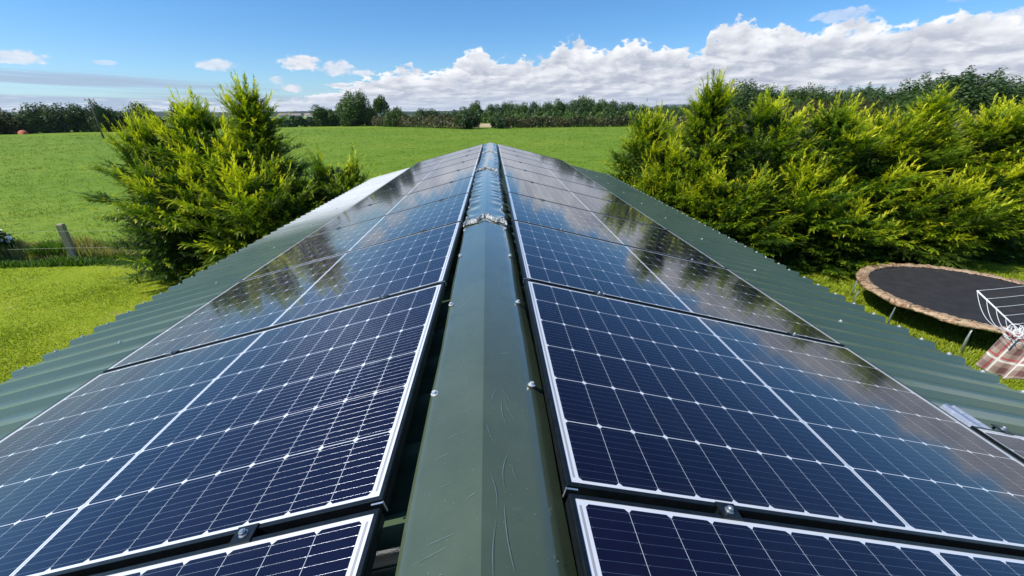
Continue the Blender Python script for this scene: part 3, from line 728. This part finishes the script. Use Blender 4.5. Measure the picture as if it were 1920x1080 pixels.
FL = 'trees along the far left field edge'; FC = 'trees of the wood beyond the field centre'; FR = 'tall trees behind the right cypress row'
for a, e, d, r_, k, v, lab in [
    (-47.2, .72, 176, 6, 'b', 0, 'reddish tree at the far left edge of the photo beyond the field'),
    (-44.3, 1.02, 178, 6, 'd', 1, 'windblown dark tree second from the left beyond the field'),
    (-42.0, 1.06, 178, 5.2, 'd', 2, 'broad dark tree just left of the utility pole'),
    (-39.9, 1.18, 172, 4.2, 'd', 0, 'dense dark tree standing behind the utility pole'),
    (-37.4, 1.16, 174, 4.6, 'd', 1, 'round dark tree just right of the utility pole'),
    (-33.4, 1.22, 172, 5.6, 'd', 2, 'round dark tree behind the yellow top of the left cypress'),
    (-20.2, 1.02, 182, 5.6, 'g', 0, 'rounded green tree left of the big lone field tree'),
    (-12.0, .75, 160, 4.5, 'g', 1, 'small tree right of the thin tall-stemmed tree'),
    (-8.4, .62, 205, 6, 'd', 2, 'small round dark tree against the far fields')]:
    put_tree(a, e, d, r_, k, v, lab, FL)
put_tree(-17.0, 2.50, 178, 6.6, 'g', 1, 'biggest lone green tree at the far field edge', None, bottom=.0)
put_tree(-15.0, 1.0, 176, 3.2, 'g', 2, 'lower tree joined to the right side of the biggest lone tree', None)
t = put_tree(-13.7, 2.15, 168, 3.4, 's', 0, 'thin tall-stemmed tree with a small open crown and bare stems', None, bottom=4.6); t.children[1].scale = (9, 9, 9)
put_tree(-3.3, .72, 127, 3.7, 'd', 0, 'dark round bush-like tree at the hedge corner by the stubble patch', None)
for i, (a, e, r_, d) in enumerate([(-2.0, 1.30, 5, 232), (.6, .95, 6, 228), (2.4, 1.22, 6, 236), (4.0, 1.05, 6, 226), (5.6, 1.15, 6, 232), (7.6, 1.15, 6, 230), (9.0, 1.45, 6.5, 236), (10.8, 1.35, 6, 224), (12.0, 1.72, 7, 232), (13.8, 1.35, 7, 228), (15.4, 1.15, 6.5, 226), (17.2, 1.0, 6.5, 230), (19.0, .7, 6, 222), (20.8, .62, 6, 216), (22.8, .6, 6.5, 210)]):
    nmb = ['first', 'second', 'third', 'fourth', 'fifth', 'sixth', 'seventh', 'eighth', 'ninth', 'tenth', 'eleventh', 'twelfth', 'thirteenth', 'fourteenth', 'fifteenth'][i]
    put_tree(a, e + .12, d, r_ * .92, 'gdg'[i % 3], i % 3, '%s crown from the left in the green wood beyond the field centre' % nmb, FC)
for a, e, d, r_, k, v, lab in [
    (26.0, 1.0, 95, 6, 'd', 0, 'dark tree behind the leader of the tallest right cypress'),
    (30.1, 2.75, 78, 6.3, 'd', 1, 'dark domed windswept tree behind the right cypress row'),
    (34.7, 2.15, 88, 6.2, 'g', 2, 'fresh green tree right of the dark domed tree'),
    (37.4, 1.75, 90, 5, 'g', 0, 'lower fresh green tree in the gap before the house roof'),
    (39.9, 1.98, 84, 4.6, 'd', 2, 'compact tree standing over the house roof'),
    (42.9, 1.6, 76, 4.2, 'd', 1, 'small dark tree left of the largest windswept tree'),
    (45.9, 2.8, 72, 7.0, 'd', 0, 'largest grey-green windswept tree at the right'),
    (49.6, 2.3, 76, 6.2, 'g', 1, 'green windswept tree near the right edge of the photo'),
    (52.6, 1.8, 78, 6, 'b', 2, 'brownish tree cut by the right edge of the photo'),
    (40.6, .85, 70, 5, 'b', 1, 'low reddish-brown tree in front of the house roof'),
    (37.2, .9, 70, 4.5, 'b', 0, 'low brown thorn tree behind the yellow cypress tips'),
    (33.0, .9, 74, 5, 'g', 2, 'low green tree under the dark domed tree'),
    (44.4, 1.2, 64, 4.5, 'g', 0, 'low green tree under the largest windswept tree')]:
    put_tree(a, e, d, r_, k.upper(), v % 2, lab, FR)

def hedge_mesh(pts, w, hfun, n, leaf, seed, mat):
    rng = np.random.default_rng(seed); pts = np.array(pts, float); seg = np.linalg.norm(np.diff(pts, axis=0), axis=1); cs = np.concatenate([[0], np.cumsum(seg)])
    s = rng.uniform(0, cs[-1], n); x = np.interp(s, cs, pts[:, 0]); y = np.interp(s, cs, pts[:, 1])
    hh = hfun(s) * (1 + .22 * np.sin(s * .9 + seed) * np.sin(s * .37) + .12 * np.sin(s * 2.3))
    ang = rng.uniform(0, np.pi, n); rr = np.sqrt(rng.uniform(.55, 1.15, n))
    off = np.cos(ang) * w * rr; z = np.sin(ang) ** .6 * hh * rr
    tx = np.interp(s + .5, cs, pts[:, 0]) - x; ty = np.interp(s + .5, cs, pts[:, 1]) - y; tn = np.maximum(np.hypot(tx, ty), 1e-6)
    P = np.stack([x - ty / tn * off, y + tx / tn * off, np.maximum(z, .05)], 1)
    nn = norm(np.stack([-ty / tn * np.cos(ang), tx / tn * np.cos(ang), np.sin(ang)], 1) + rng.normal(0, .6, (n, 3)))
    a = norm(np.cross(nn, rng.normal(0, 1, (n, 3)))); b = np.cross(nn, a); sz = leaf * rng.uniform(.6, 1.4, (n, 1))
    V = np.stack([P + a * sz, P - a * sz * .5 + b * sz * .8, P - a * sz * .5 - b * sz * .8], 1).reshape(-1, 3)
    T = .45 + .3 * np.sin(s * .5 + seed) + rng.normal(0, .2, n)
    return tri_mesh('hedge', V, np.repeat(T, 3), mat)
def polar(a, d): return (CX + d * math.sin(R(a)), d * math.cos(R(a)))
def hedge(name, pol, w, h, n, leaf, seed, mat, label):
    hf = (lambda s: np.full_like(s, h)) if not callable(h) else h
    o = mesh_obj(name, hedge_mesh([polar(*p) for p in pol], w, hf, n, leaf, seed, mat)); tag(o, label, 'hedge')
hedge('hedgerow', [(-52, 178), (-45, 177), (-38, 176), (-30, 178), (-22, 182), (-16, 184)], 3.0, 2.9, 16000, .45, 3, M_LEAF_DK, 'long dark hedge along the far left edge of the field')
hedge('hedgerow', [(-15.6, 181), (-12, 160), (-8, 145), (-4, 130), (-2.6, 124)], 2.4, 3.0, 12000, .32, 4, M_LEAF_BR, 'rough brownish hedge running from the big tree to the field corner')
hedge('hedgerow', [(.2, 126), (1.4, 127)], 2.3, 3.0, 1500, .30, 9, M_LEAF_DK, 'dense round dark hedge end right of the stubble patch')
hedge('hedgerow', [(1.2, 130), (6, 134), (12, 138), (18, 142), (26, 148)], 2.0, 2.5, 14000, .30, 5, M_LEAF_BR, 'clipped brown and green hedge behind the centre of the field')
hedge('hedgerow', [(-8, 205), (0, 200), (6, 190), (12, 178), (18, 172), (28, 165)], 3.4, 4.2, 14000, .42, 6, M_LEAF, 'taller green hedge in front of the wood beyond the field')
hedge('hedgerow', [(24, 60), (32, 55), (40, 52), (48, 50), (54, 50)], 2.2, 3.4, 14000, .20, 7, M_LEAF_BR, 'brownish thorn hedge behind the right cypress row')

# far land ---------------------------------------------------------------
def ridge(name, a0, a1, d, elfun, mat, depth=60, n=160, jag=.1, seed=1):
    rn = random.Random(seed); vs = []; j = 0
    for i in range(n + 1):
        a = a0 + (a1 - a0) * i / n; j = j * .5 + rn.uniform(-jag, jag)
        x, y = polar(a, d); h = max(.5, CZ + d * math.tan(R(max(-1.5, elfun(a) + j)))); x2, y2 = polar(a, d + depth)
        x3, y3 = polar(a, d - depth * .5)
        vs += [(x3, y3, -.1), (x, y, h), (x2, y2, h * .9), (x2, y2, -.1)]
    fs = [(4 * i + k, 4 * i + 4 + k, 4 * i + 5 + k, 4 * i + 1 + k) for i in range(n) for k in range(3)]
    mb = MB(); mb.add(vs, fs); o = mb.build(name, mat); tag(o, kind='structure'); return o
ridge('far_treeline', -60, 8, 1500, lambda a: .30 + .05 * math.sin(a * .8), M_FARW, 150, 400, .05, 1)
ridge('hills', -60, 10, 3200, lambda a: .40 + .08 * math.sin(a * .3 + 1), M_FARW, 500, 200, .03, 2)
ridge('mountain', 19.5, 26, 7000, lambda a: .86 - .035 * (a - 22.6) ** 2, M_MOUNT, 600, 80, .004, 3)
ridge('mountain', 39, 47, 7600, lambda a: 1.12 - .04 * (a - 43.4) ** 2, M_MOUNT, 600, 80, .004, 4)
x0, y0_ = polar(-3.0, 140); x1, y1_ = polar(.4, 140); x2, y2_ = polar(.4, 192); x3, y3_ = polar(-3.0, 192)
flat('stubble_field', [(x0, y0_), (x1, y1_), (x2, y2_), (x3, y3_)], .02, M_STUB)
f1 = [polar(-12, 420), polar(-4, 420), polar(-4, 1300), polar(-12, 1300)]; flat('far_field', f1, .03, M_FARF)

# ------------------------------------------------------------------ grass tufts in the field and on the lawn
def tufts(name, n, amin, amax, d0, d1, ok, hgt, mat, seed, blades=4, growth=.012):
    rng = np.random.default_rng(seed)
    a = np.radians(rng.uniform(amin, amax, n)); d = d0 * (d1 / d0) ** rng.random(n)
    x = CX + d * np.sin(a); y = d * np.cos(a); k = ok(x, y); x, y, d = x[k], y[k], d[k]; N = len(x)
    # clumpiness
    cl = np.sin(x * .9 + np.sin(y * .7) * 2) * np.sin(y * 1.1 + np.cos(x * .5) * 2) + .4 * np.sin(x * 3.1) * np.sin(y * 2.7)
    sc_ = (1 + d * growth) * (1 + .35 * np.clip(cl, -1, 1))
    V = []; T = []
    for b in range(blades):
        aa = rng.uniform(0, 2 * np.pi, N); h = hgt * sc_ * rng.uniform(.5, 1.25, N); w = h * rng.uniform(.10, .2, N); l = h * rng.uniform(.2, .9, N)
        ox = rng.normal(0, .04, N) * sc_; oy = rng.normal(0, .04, N) * sc_
        p = np.stack([x + ox, y + oy, np.zeros(N)], 1); q = np.stack([-np.sin(aa) * w, np.cos(aa) * w, np.zeros(N)], 1); tp = p + np.stack([np.cos(aa) * l, np.sin(aa) * l, h], 1)
        V.append(np.stack([p - q, p + q, tp], 1)); tt = .4 + rng.normal(0, .22, N) + .2 * cl * -1
        T.append(np.stack([tt - .2, tt - .2, tt + .3], 1))
    V = np.concatenate(V).reshape(-1, 3); T = np.concatenate(T).reshape(-1)
    o = mesh_obj(name, tri_mesh(name, V, T, mat)); tag(o, kind='stuff'); return o
offbarn = lambda x, y: ~((np.abs(x) < 3.0) & (y < 11))
infield = lambda x, y: offbarn(x, y) & ((y > 12.6) | ((x < -14.5) & (y > 12.0)))
tufts('field_grass', 70000, -51, 30, 11.5, 150, infield, .036, M_GRASS, 1, 4, .030)
g = bpy.data.objects['field_grass']; tag(g, 'green pasture grass of the field beyond the barn', 'grass', kind='stuff')
g = tufts('lawn_grass', 52000, -62, -34, 8, 19, lambda x, y: offbarn(x, y) & (y < 11.9) & (y > 1.5), .035, M_LGRASS, 2, 3, 0.)
tag(g, 'short yellow-green mown grass left of the barn', 'grass')
g = tufts('lawn_grass', 30000, 38, 66, 5.5, 17, lambda x, y: offbarn(x, y) & (y < 11.5) & (y > 1.5), .07, M_LGRASS, 3, 4, 0.)
tag(g, 'longer bright grass around the trampoline right of the barn', 'grass')

# rough strip along the fence
def strip(name, n, x0, x1, y0, y1, hgt, mat, seed, label, cat, lean=.5, wid=.05):
    rng = np.random.default_rng(seed); x = rng.uniform(x0, x1, n); y = rng.uniform(y0, y1, n)
    cl = .75 + .35 * np.sin(x * 2.3 + seed) * np.sin(y * 3 + x); h = hgt * rng.uniform(.3, 1.2, n) * cl; a = rng.uniform(0, 6.28, n)
    w = h * wid + .004; l = h * rng.uniform(.1, lean, n)
    p = np.stack([x, y, np.zeros(n)], 1); q = np.stack([-np.sin(a) * w, np.cos(a) * w, np.zeros(n)], 1); tp = p + np.stack([np.cos(a) * l, np.sin(a) * l, h], 1)
    T = .5 + rng.normal(0, .25, n); T = np.stack([T - .2, T - .2, T + .2], 1)
    o = mesh_obj(name, tri_mesh(name, np.stack([p - q, p + q, tp], 1).reshape(-1, 3), T.reshape(-1), mat)); tag(o, label, cat, kind='stuff')
strip('dry_grass', 15000, -22, -9.3, 12.35, 13.6, .48, M_DRY, 1, 'tall dry brown grass under the wire fence', 'grass')
strip('weeds', 9000, -22, -9.0, 11.75, 12.6, .22, M_WEED, 2, 'green weeds along the foot of the fence beside the lawn', 'weeds', .9, .12)
strip('weeds', 1800, -14.1, -13.0, 12.5, 13.3, .52, M_WEED, 4, 'taller dark nettles just left of the fence post', 'weeds', .8, .10)
# bindweed with white flowers
t = empty('bindweed_bush', (-15.3, 12.45, 0)); tag(t, 'scrambling bush with white flowers at the left edge of the photo', 'bush')
V, T = broad(91, 12, 320, .09, .8); c = mesh_obj('foliage', tri_mesh('foliage', V, T, M_WEED), t); c.scale = (.85, .7, .62); c.location = (0, 0, .45)
rn = random.Random(4); M_FLOWER = simple('white_petals', (.82, .82, .80), .6)
mb = MB()
for i in range(46):
    a = rn.uniform(0, 6.28); e = rn.uniform(.1, 1.4); r_ = rn.uniform(.75, .98)
    c0 = Vector((math.cos(a) * math.cos(e) * .85 * r_, math.sin(a) * math.cos(e) * .7 * r_, .45 + math.sin(e) * .62 * r_)); n0 = Vector((c0.x, c0.y - .3, c0.z)).normalized()
    u = n0.orthogonal().normalized(); v = n0.cross(u); k = 7
    mb.add([c0] + [c0 + n0 * .035 + (u * math.cos(6.28 * q / k) + v * math.sin(6.28 * q / k)) * .05 for q in range(k)], [(0, q + 1, (q + 1) % k + 1) for q in range(k)])
mb.build('flowers', M_FLOWER, t)

# ------------------------------------------------------------------ fence
M_POST = simple('weathered_post', (0.38, 0.31, 0.20), .85, 0, .25, 14, .5)
M_WIRE = simple('fence_wire', (0.30, 0.33, 0.24), .5, .3, .1, 5)
fence = empty('wire_fence', (-12.66, 12.36, 0)); tag(fence, 'two-wire stock fence with one square weathered post beside the lawn', 'fence')
mb = MB(); w = .075
MM = Matrix.Rotation(R(14), 4, 'Z')
ringv = []
for z, q in ((-.1, 1), (1.08, 1), (1.12, .86)):
    for sx, sy in ((-1, -1), (1, -1), (1, 1), (-1, 1)): ringv.append(MM @ Vector((sx * w * q, sy * w * q, z)))
mb.add(ringv, [(0, 1, 5, 4), (1, 2, 6, 5), (2, 3, 7, 6), (3, 0, 4, 7), (4, 5, 9, 8), (5, 6, 10, 9), (6, 7, 11, 10), (7, 4, 8, 11), (8, 9, 10, 11)])
mb.build('post', M_POST, fence)
for z in (.93, .42):
    mb = MB(); mb.tube([(-12 + i * 1.0, -.085 + .01 * math.sin(i), z - .02 * math.sin(i * .8) ** 2) for i in range(17)], .0030, 5); mb.build('wire', M_WIRE, fence, True)

# ------------------------------------------------------------------ utility poles and line
def pole(azd, dist, top_el, label, arm=True):
    x, y = polar(azd, dist); h = CZ + dist * math.tan(R(top_el))
    t = empty('utility_pole', (x, y, 0)); tag(t, label, 'utility pole')
    mb = MB(); mb.tube([(0, 0, 0), (0, 0, h)], .16, 8, r2=.10); mb.build('pole_shaft', simple('creosote', (.10, .085, .07), .8), t, True)
    if arm:
        mb = MB(); mb.box((0, 0, h - .25), (1.9, .12, .12)); mb.build('crossarm', M_BARK, t)
        for q in (-.85, 0, .85):
            mb = MB(); mb.tube([(q, 0, h - .19), (q, 0, h + .12)], .045, 6); mb.build('insulator', simple('porcelain', (.45, .40, .36), .4), t)
pole(-40.5, 118, 1.55, 'utility pole with a crossarm standing in front of the far left trees')
pole(5.6, 160, .46, 'slim utility pole in front of the wood beyond the field centre', False)
a_ = Vector((*polar(47.9, 70), 4 + 70 * math.tan(R(2.15)))); b_ = Vector((*polar(58, 40), 4 + 40 * math.tan(R(4.5))))
mb = MB(); mb.tube([a_.lerp(b_, i / 12) - Vector((0, 0, .5 * math.sin(math.pi * i / 12))) for i in range(13)], .018, 5)
tag(mb.build('overhead_cable', simple('cable', (.05, .05, .05), .6), None, True), 'thin overhead cable rising towards the right edge of the photo', 'cable')
# orange tarpaulin heap far left
x, y = polar(-45.5, 168); mb = MB(); rn = random.Random(3)
N = 14; vs = []; 
for j in range(6):
    for i in range(N):
        a = 2 * math.pi * i / N; rr = math.cos(j / 5 * math.pi / 2) * (1 + .15 * rn.uniform(-1, 1)); vs.append((x + 1.15 * rr * math.cos(a), y + .8 * rr * math.sin(a), 1.0 * math.sin(j / 5 * math.pi / 2)))
mb.add(vs, [(j * N + i, j * N + (i + 1) % N, (j + 1) * N + (i + 1) % N, (j + 1) * N + i) for j in range(5) for i in range(N)])
tag(mb.build('covered_heap', simple('orange_sheet', (.50, .12, .05), .7), None, True), 'small orange covered heap at the foot of the far left trees', 'heap')
# houses
M_RENDER = simple('white_render', (.62, .60, .56), .8); M_SLATE = simple('roof_tiles', (.30, .22, .18), .8); M_WIN = simple('window_glass', (.03, .04, .05), .1)
def house(azd, dist, w, d, h, rh, rot, label, chim=True, group=None):
    x, y = polar(azd, dist); t = empty('house', (x, y, 0)); tag(t, label, 'house', group); t.rotation_euler = (0, 0, rot)
    mb = MB(); mb.add([(-w, -d, 0), (w, -d, 0), (w, d, 0), (-w, d, 0), (-w, -d, h), (w, -d, h), (w, d, h), (-w, d, h), (-w, 0, h + rh), (w, 0, h + rh)], [(0, 1, 5, 4), (2, 3, 7, 6), (1, 2, 6, 9, 5), (3, 0, 4, 8, 7)]); mb.build('wall', M_RENDER, t)
    mb = MB()
    for s in (-1, 1): mb.add([(-w - .3, s * (d + .35), h - .22), (w + .3, s * (d + .35), h - .22), (w + .3, 0, h + rh + .02), (-w - .3, 0, h + rh + .02), (-w - .3, s * (d + .35), h - .02), (w + .3, s * (d + .35), h - .02), (w + .3, 0, h + rh + .22), (-w - .3, 0, h + rh + .22)], [(0, 1, 2, 3), (7, 6, 5, 4), (0, 4, 5, 1), (1, 5, 6, 2), (3, 7, 4, 0)])
    rf = mb.build('roof', M_SLATE, t)
    if chim:
        mb = MB(); mb.box((-w + .6, 0, h + rh + .5), (.7, .9, 1.6)); mb.box((-w + .6, 0, h + rh + 1.36), (.85, 1.05, .12)); mb.build('chimney', M_RENDER, rf)
    for q in (-.5, .5):
        mb = MB(); mb.box((q * w, -d - .03, h * .55), (1.1, .06, 1.2)); mb.build('window', M_WIN, t)
house(39.8, 96, 6.0, 3.6, 3.0, 1.7, R(-35), 'house with a brown roof half hidden behind the right trees')
for i, (a, d_, r0) in enumerate([(-24.4, 900, .3), (-23.2, 1000, .1), (-21.8, 940, -.2), (-20.6, 1020, .4)]):
    house(a, d_, 9, 5, 4, 3, r0, 'tiny pale farm building on the far left skyline, number %d from the left'.replace('number %d from the left', ['leftmost of four', 'second from the left', 'third from the left', 'rightmost of four'][i]), False, 'far farm buildings')

# ------------------------------------------------------------------ air
mb = MB(); mb.box((0, 3500, 90), (16400, 9600, 182)); hz = mb.build('haze', [])
m = bpy.data.materials.new('summer_air'); m.use_nodes = True; nt = m.node_tree; nt.nodes.clear()
pv = nt.nodes.new('ShaderNodeVolumePrincipled'); pv.inputs['Color'].default_value = (.80, .88, 1.0, 1); pv.inputs['Density'].default_value = .00005; pv.inputs['Anisotropy'].default_value = .2
oo = nt.nodes.new('ShaderNodeOutputMaterial'); nt.links.new(pv.outputs[0], oo.inputs['Volume']); hz.data.materials.append(m); tag(hz, kind='stuff', label='thin summer air that fades the far hills')

# ------------------------------------------------------------------ trampoline
TX, TY, TZ = 9.60, 7.10, .575
tr = empty('trampoline', (TX, TY, 0)); tag(tr, 'round black trampoline with a camouflage edge pad on thin galvanised legs', 'trampoline')
M_MAT = simple('black_woven_mat', (.024, .021, .020), .7, 0, .25, 5, .3)
M_GALV = simple('galvanised_tube', (.42, .47, .44), .4, .55, .15, 20)
def mat_camo():
    m, nt, p = new_mat('camouflage_pad'); tc = nt.nodes.new('ShaderNodeTexCoord'); ob = tc.outputs['Object']
    a = noise(nt, ob, 3.2, 4, .6, 2.6); b = noise(nt, ob, 4.6, 4, .65, 3.2); c = noise(nt, ob, 26, 3, .6)
    k = mix(nt, a.smooth(.44, .47), (.26, .15, .080), (.42, .30, .18)); k = mix(nt, b.smooth(.56, .58), k, (.11, .06, .035)); k = mix(nt, b.smooth(.40, .38), k, (.30, .14, .06))
    k = mix(nt, c.smooth(.62, .66) * .6, k, (.60, .52, .40)); nt.links.new(k.k, p.inputs['Base Color']); p.inputs['Roughness'].default_value = .5
    bb = nt.nodes.new('ShaderNodeBump'); bb.inputs['Strength'].default_value = .8; bb.inputs['Distance'].default_value = .02; nt.links.new((a + b).k, bb.inputs['Height']); nt.links.new(bb.outputs[0], p.inputs['Normal'])
    return m
N = 96
mb = MB(); vs = [(0, 0, TZ - .035)]; rings = [.3, .6, .9, 1.2, 1.45, 1.60, 1.66]
for r_ in rings:
    for i in range(N): vs.append((r_ * math.cos(2 * math.pi * i / N), r_ * math.sin(2 * math.pi * i / N), TZ - .035 * (1 - (r_ / 1.66) ** 2) + (.010 * math.cos(i * math.pi) if r_ > 1.5 else .004 * math.cos(i * math.pi) if r_ > 1.4 else 0)))
fs = [(0, 1 + i, 1 + (i + 1) % N) for i in range(N)] + [(1 + j * N + i, 1 + (j + 1) * N + i, 1 + (j + 1) * N + (i + 1) % N, 1 + j * N + (i + 1) % N) for j in range(len(rings) - 1) for i in range(N)]
mb.add(vs, fs); mb.build('mat', M_MAT, tr, True)
mb = MB(); sec = [(1.625, .010), (1.65, .024), (1.72, .032), (1.80, .028), (1.845, .010), (1.855, -.040), (1.842, -.045), (1.83, -.01), (1.72, .006), (1.63, .002)]; K = len(sec); NN = 192; vs = []
for i in range(NN):
    a = 2 * math.pi * i / NN
    for k, (r_, z) in enumerate(sec):
        wv = .010 * math.sin(a * 31 + k) + .008 * math.sin(a * 57 + 2 * k) + .006 * math.sin(a * 83)
        vs.append(((r_ + wv * .7) * math.cos(a), (r_ + wv * .7) * math.sin(a), TZ + z + (wv if k < 6 else 0) + (.02 * math.sin(a * 13) if k in (5, 6) else 0)))
mb.add(vs, [(i * K + k, ((i + 1) % NN) * K + k, ((i + 1) % NN) * K + (k + 1) % K, i * K + (k + 1) % K) for i in range(NN) for k in range(K)])
mb.build('edge_pad', mat_camo(), tr, True)
mb = MB(); mb.tube([(1.81 * math.cos(2 * math.pi * i / 72), 1.81 * math.sin(2 * math.pi * i / 72), TZ - .028) for i in range(73)], .021, 8, caps=False); mb.build('rim_tube', M_GALV, tr, True)
for a in (134, 152, 187, 222, 262, 300, 345, 20, 60, 98):
    c_, s_ = math.cos(R(a)), math.sin(R(a)); mb = MB()
    mb.tube([(1.79 * c_, 1.79 * s_, TZ - .04), (1.80 * c_, 1.80 * s_, .30), (1.82 * c_, 1.82 * s_, .0)], .021, 8); mb.build('leg', M_GALV, tr, True)

# ------------------------------------------------------------------ rotary airer and blanket
M_LINE = simple('white_line', (.80, .82, .84), .5)
HUB = Vector((6.87, 4.00, 1.13)); TIPS = [Vector((6.126, 4.50, 1.886)), Vector((5.72, 3.78, 1.74)), Vector((7.75, 4.75, 1.90))]
ar = empty('rotary_airer', (6.87, 4.00, 0)); tag(ar, 'half folded rotary clothes airer with white lines in front of the trampoline', 'clothes airer')
def L_(v): return v - Vector((6.87, 4.00, 0))
mb = MB(); mb.tube([(0, 0, 0), (0, 0, 1.55)], .021, 10); mb.build('pole', M_GALV, ar, True)
for tp in TIPS:
    mb = MB(); mb.tube([L_(HUB), L_(tp)], .0085, 8); mb.build('arm', M_LINE, ar, True)
def line(a, b, sag, r_=.0028):
    mb = MB(); mb.tube([L_(a.lerp(b, i / 12)) - Vector((0, 0, sag * 4 * (i / 12) * (1 - i / 12))) for i in range(13)], r_, 5); mb.build('line', M_LINE, ar, True)
for f, sg in ((.0, .13), (.13, .11), (.26, .07), (.39, .05), (.52, .03)):
    line(TIPS[0].lerp(HUB, f), TIPS[1].lerp(HUB, f * .45), sg)
for f in (0, .12, .24, .36, .48): line(TIPS[0].lerp(HUB, f), TIPS[2].lerp(HUB, f), .015)
rn = random.Random(9); mb = MB()
for i in range(16):
    c0 = Vector((5.93, 3.86, 1.66)) + Vector((rn.uniform(-.05, .22), rn.uniform(-.1, .08), rn.uniform(-.03, .05))); r_ = rn.uniform(.03, .07); ax = Vector((rn.uniform(-1, 1), rn.uniform(-1, 1), rn.uniform(-1, 1))).normalized(); u = ax.orthogonal().normalized(); v = ax.cross(u)
    mb.tube([L_(c0 + (u * math.cos(6.28 * k / 12) + v * math.sin(6.28 * k / 12)) * r_) for k in range(13)], .003, 5)
mb.build('line_tangle', M_LINE, ar, True)
def mat_plaid():
    m, nt, p = new_mat('plaid_wool'); uvn = nt.nodes.new('ShaderNodeUVMap'); u, v, _ = sep(nt, uvn.outputs[0])
    def bands(t):
        f = (t * 3.4).fract()
        return f.lt(.30), f.gt(.52) * f.lt(.60), f.gt(.66) * f.lt(.76)
    a, b, c_ = bands(u); d, e, g_ = bands(v + .1)
    k = mix(nt, (a * .5 + d * .5), (.36, .28, .22), (.13, .055, .05)); k = mix(nt, b.max(e) * .75, k, (.42, .02, .03)); k = mix(nt, c_.max(g_) * .8, k, (.78, .76, .70))
    n = noise(nt, xyz(nt, u * 200.0, v * 200.0, 0.0), 1.0, 2, .6); k = mix(nt, n.smooth(.5, .8) * .25, k, (.75, .72, .68))
    nt.links.new(k.k, p.inputs['Base Color']); p.inputs['Roughness'].default_value = .9; p.inputs['Sheen Weight'].default_value = .2
    return m
# blanket hanging in soft folds over a line
A0 = Vector((6.02, 3.96, 1.66)); B0 = Vector((6.15, 3.25, 1.62)); nx_, nz_ = 60, 34; vs = []; uvs = []
dirv = (B0 - A0); ln = dirv.length; dn = dirv.normalized(); pn = Vector((dn.y, -dn.x, 0)).normalized()
if pn.x > 0: pn = -pn
for j in range(nz_ + 1):
    t = j / nz_
    for i in range(nx_ + 1):
        s = i / nx_; hl = .57 + .10 * math.sin(s * 7 + 1) - .12 * max(0, .25 - s) * 4
        fold = .06 * math.sin(s * 17 + t * 1.3) * (.25 + t) + .025 * math.sin(s * 39 + 2 * t) * t
        p = A0.lerp(B0, s * (1 + .12 * t) - .08 * t) + pn * (fold + .05 * t) + Vector((0, 0, -hl * t - .03 * math.sin(s * 9) * (1 - t)))
        vs.append(p); uvs.append((s * 1.25 + .1 * t, t * .62))
me = bpy.data.meshes.new('plaid_blanket'); W_ = nx_ + 1
me.from_pydata([tuple(v) for v in vs], [], [(j * W_ + i, j * W_ + i + 1, (j + 1) * W_ + i + 1, (j + 1) * W_ + i) for j in range(nz_) for i in range(nx_)])
uv = me.uv_layers.new(name='uv')
for lp in me.loops: uv.data[lp.index].uv = uvs[lp.vertex_index]
me.polygons.foreach_set('use_smooth', [True] * len(me.polygons)); me.materials.append(mat_plaid())
o = mesh_obj('plaid_blanket', me); tag(o, 'brown, red and cream plaid blanket hanging from the rotary airer', 'blanket'); md = o.modifiers.new('thick', 'SOLIDIFY'); md.thickness = .006
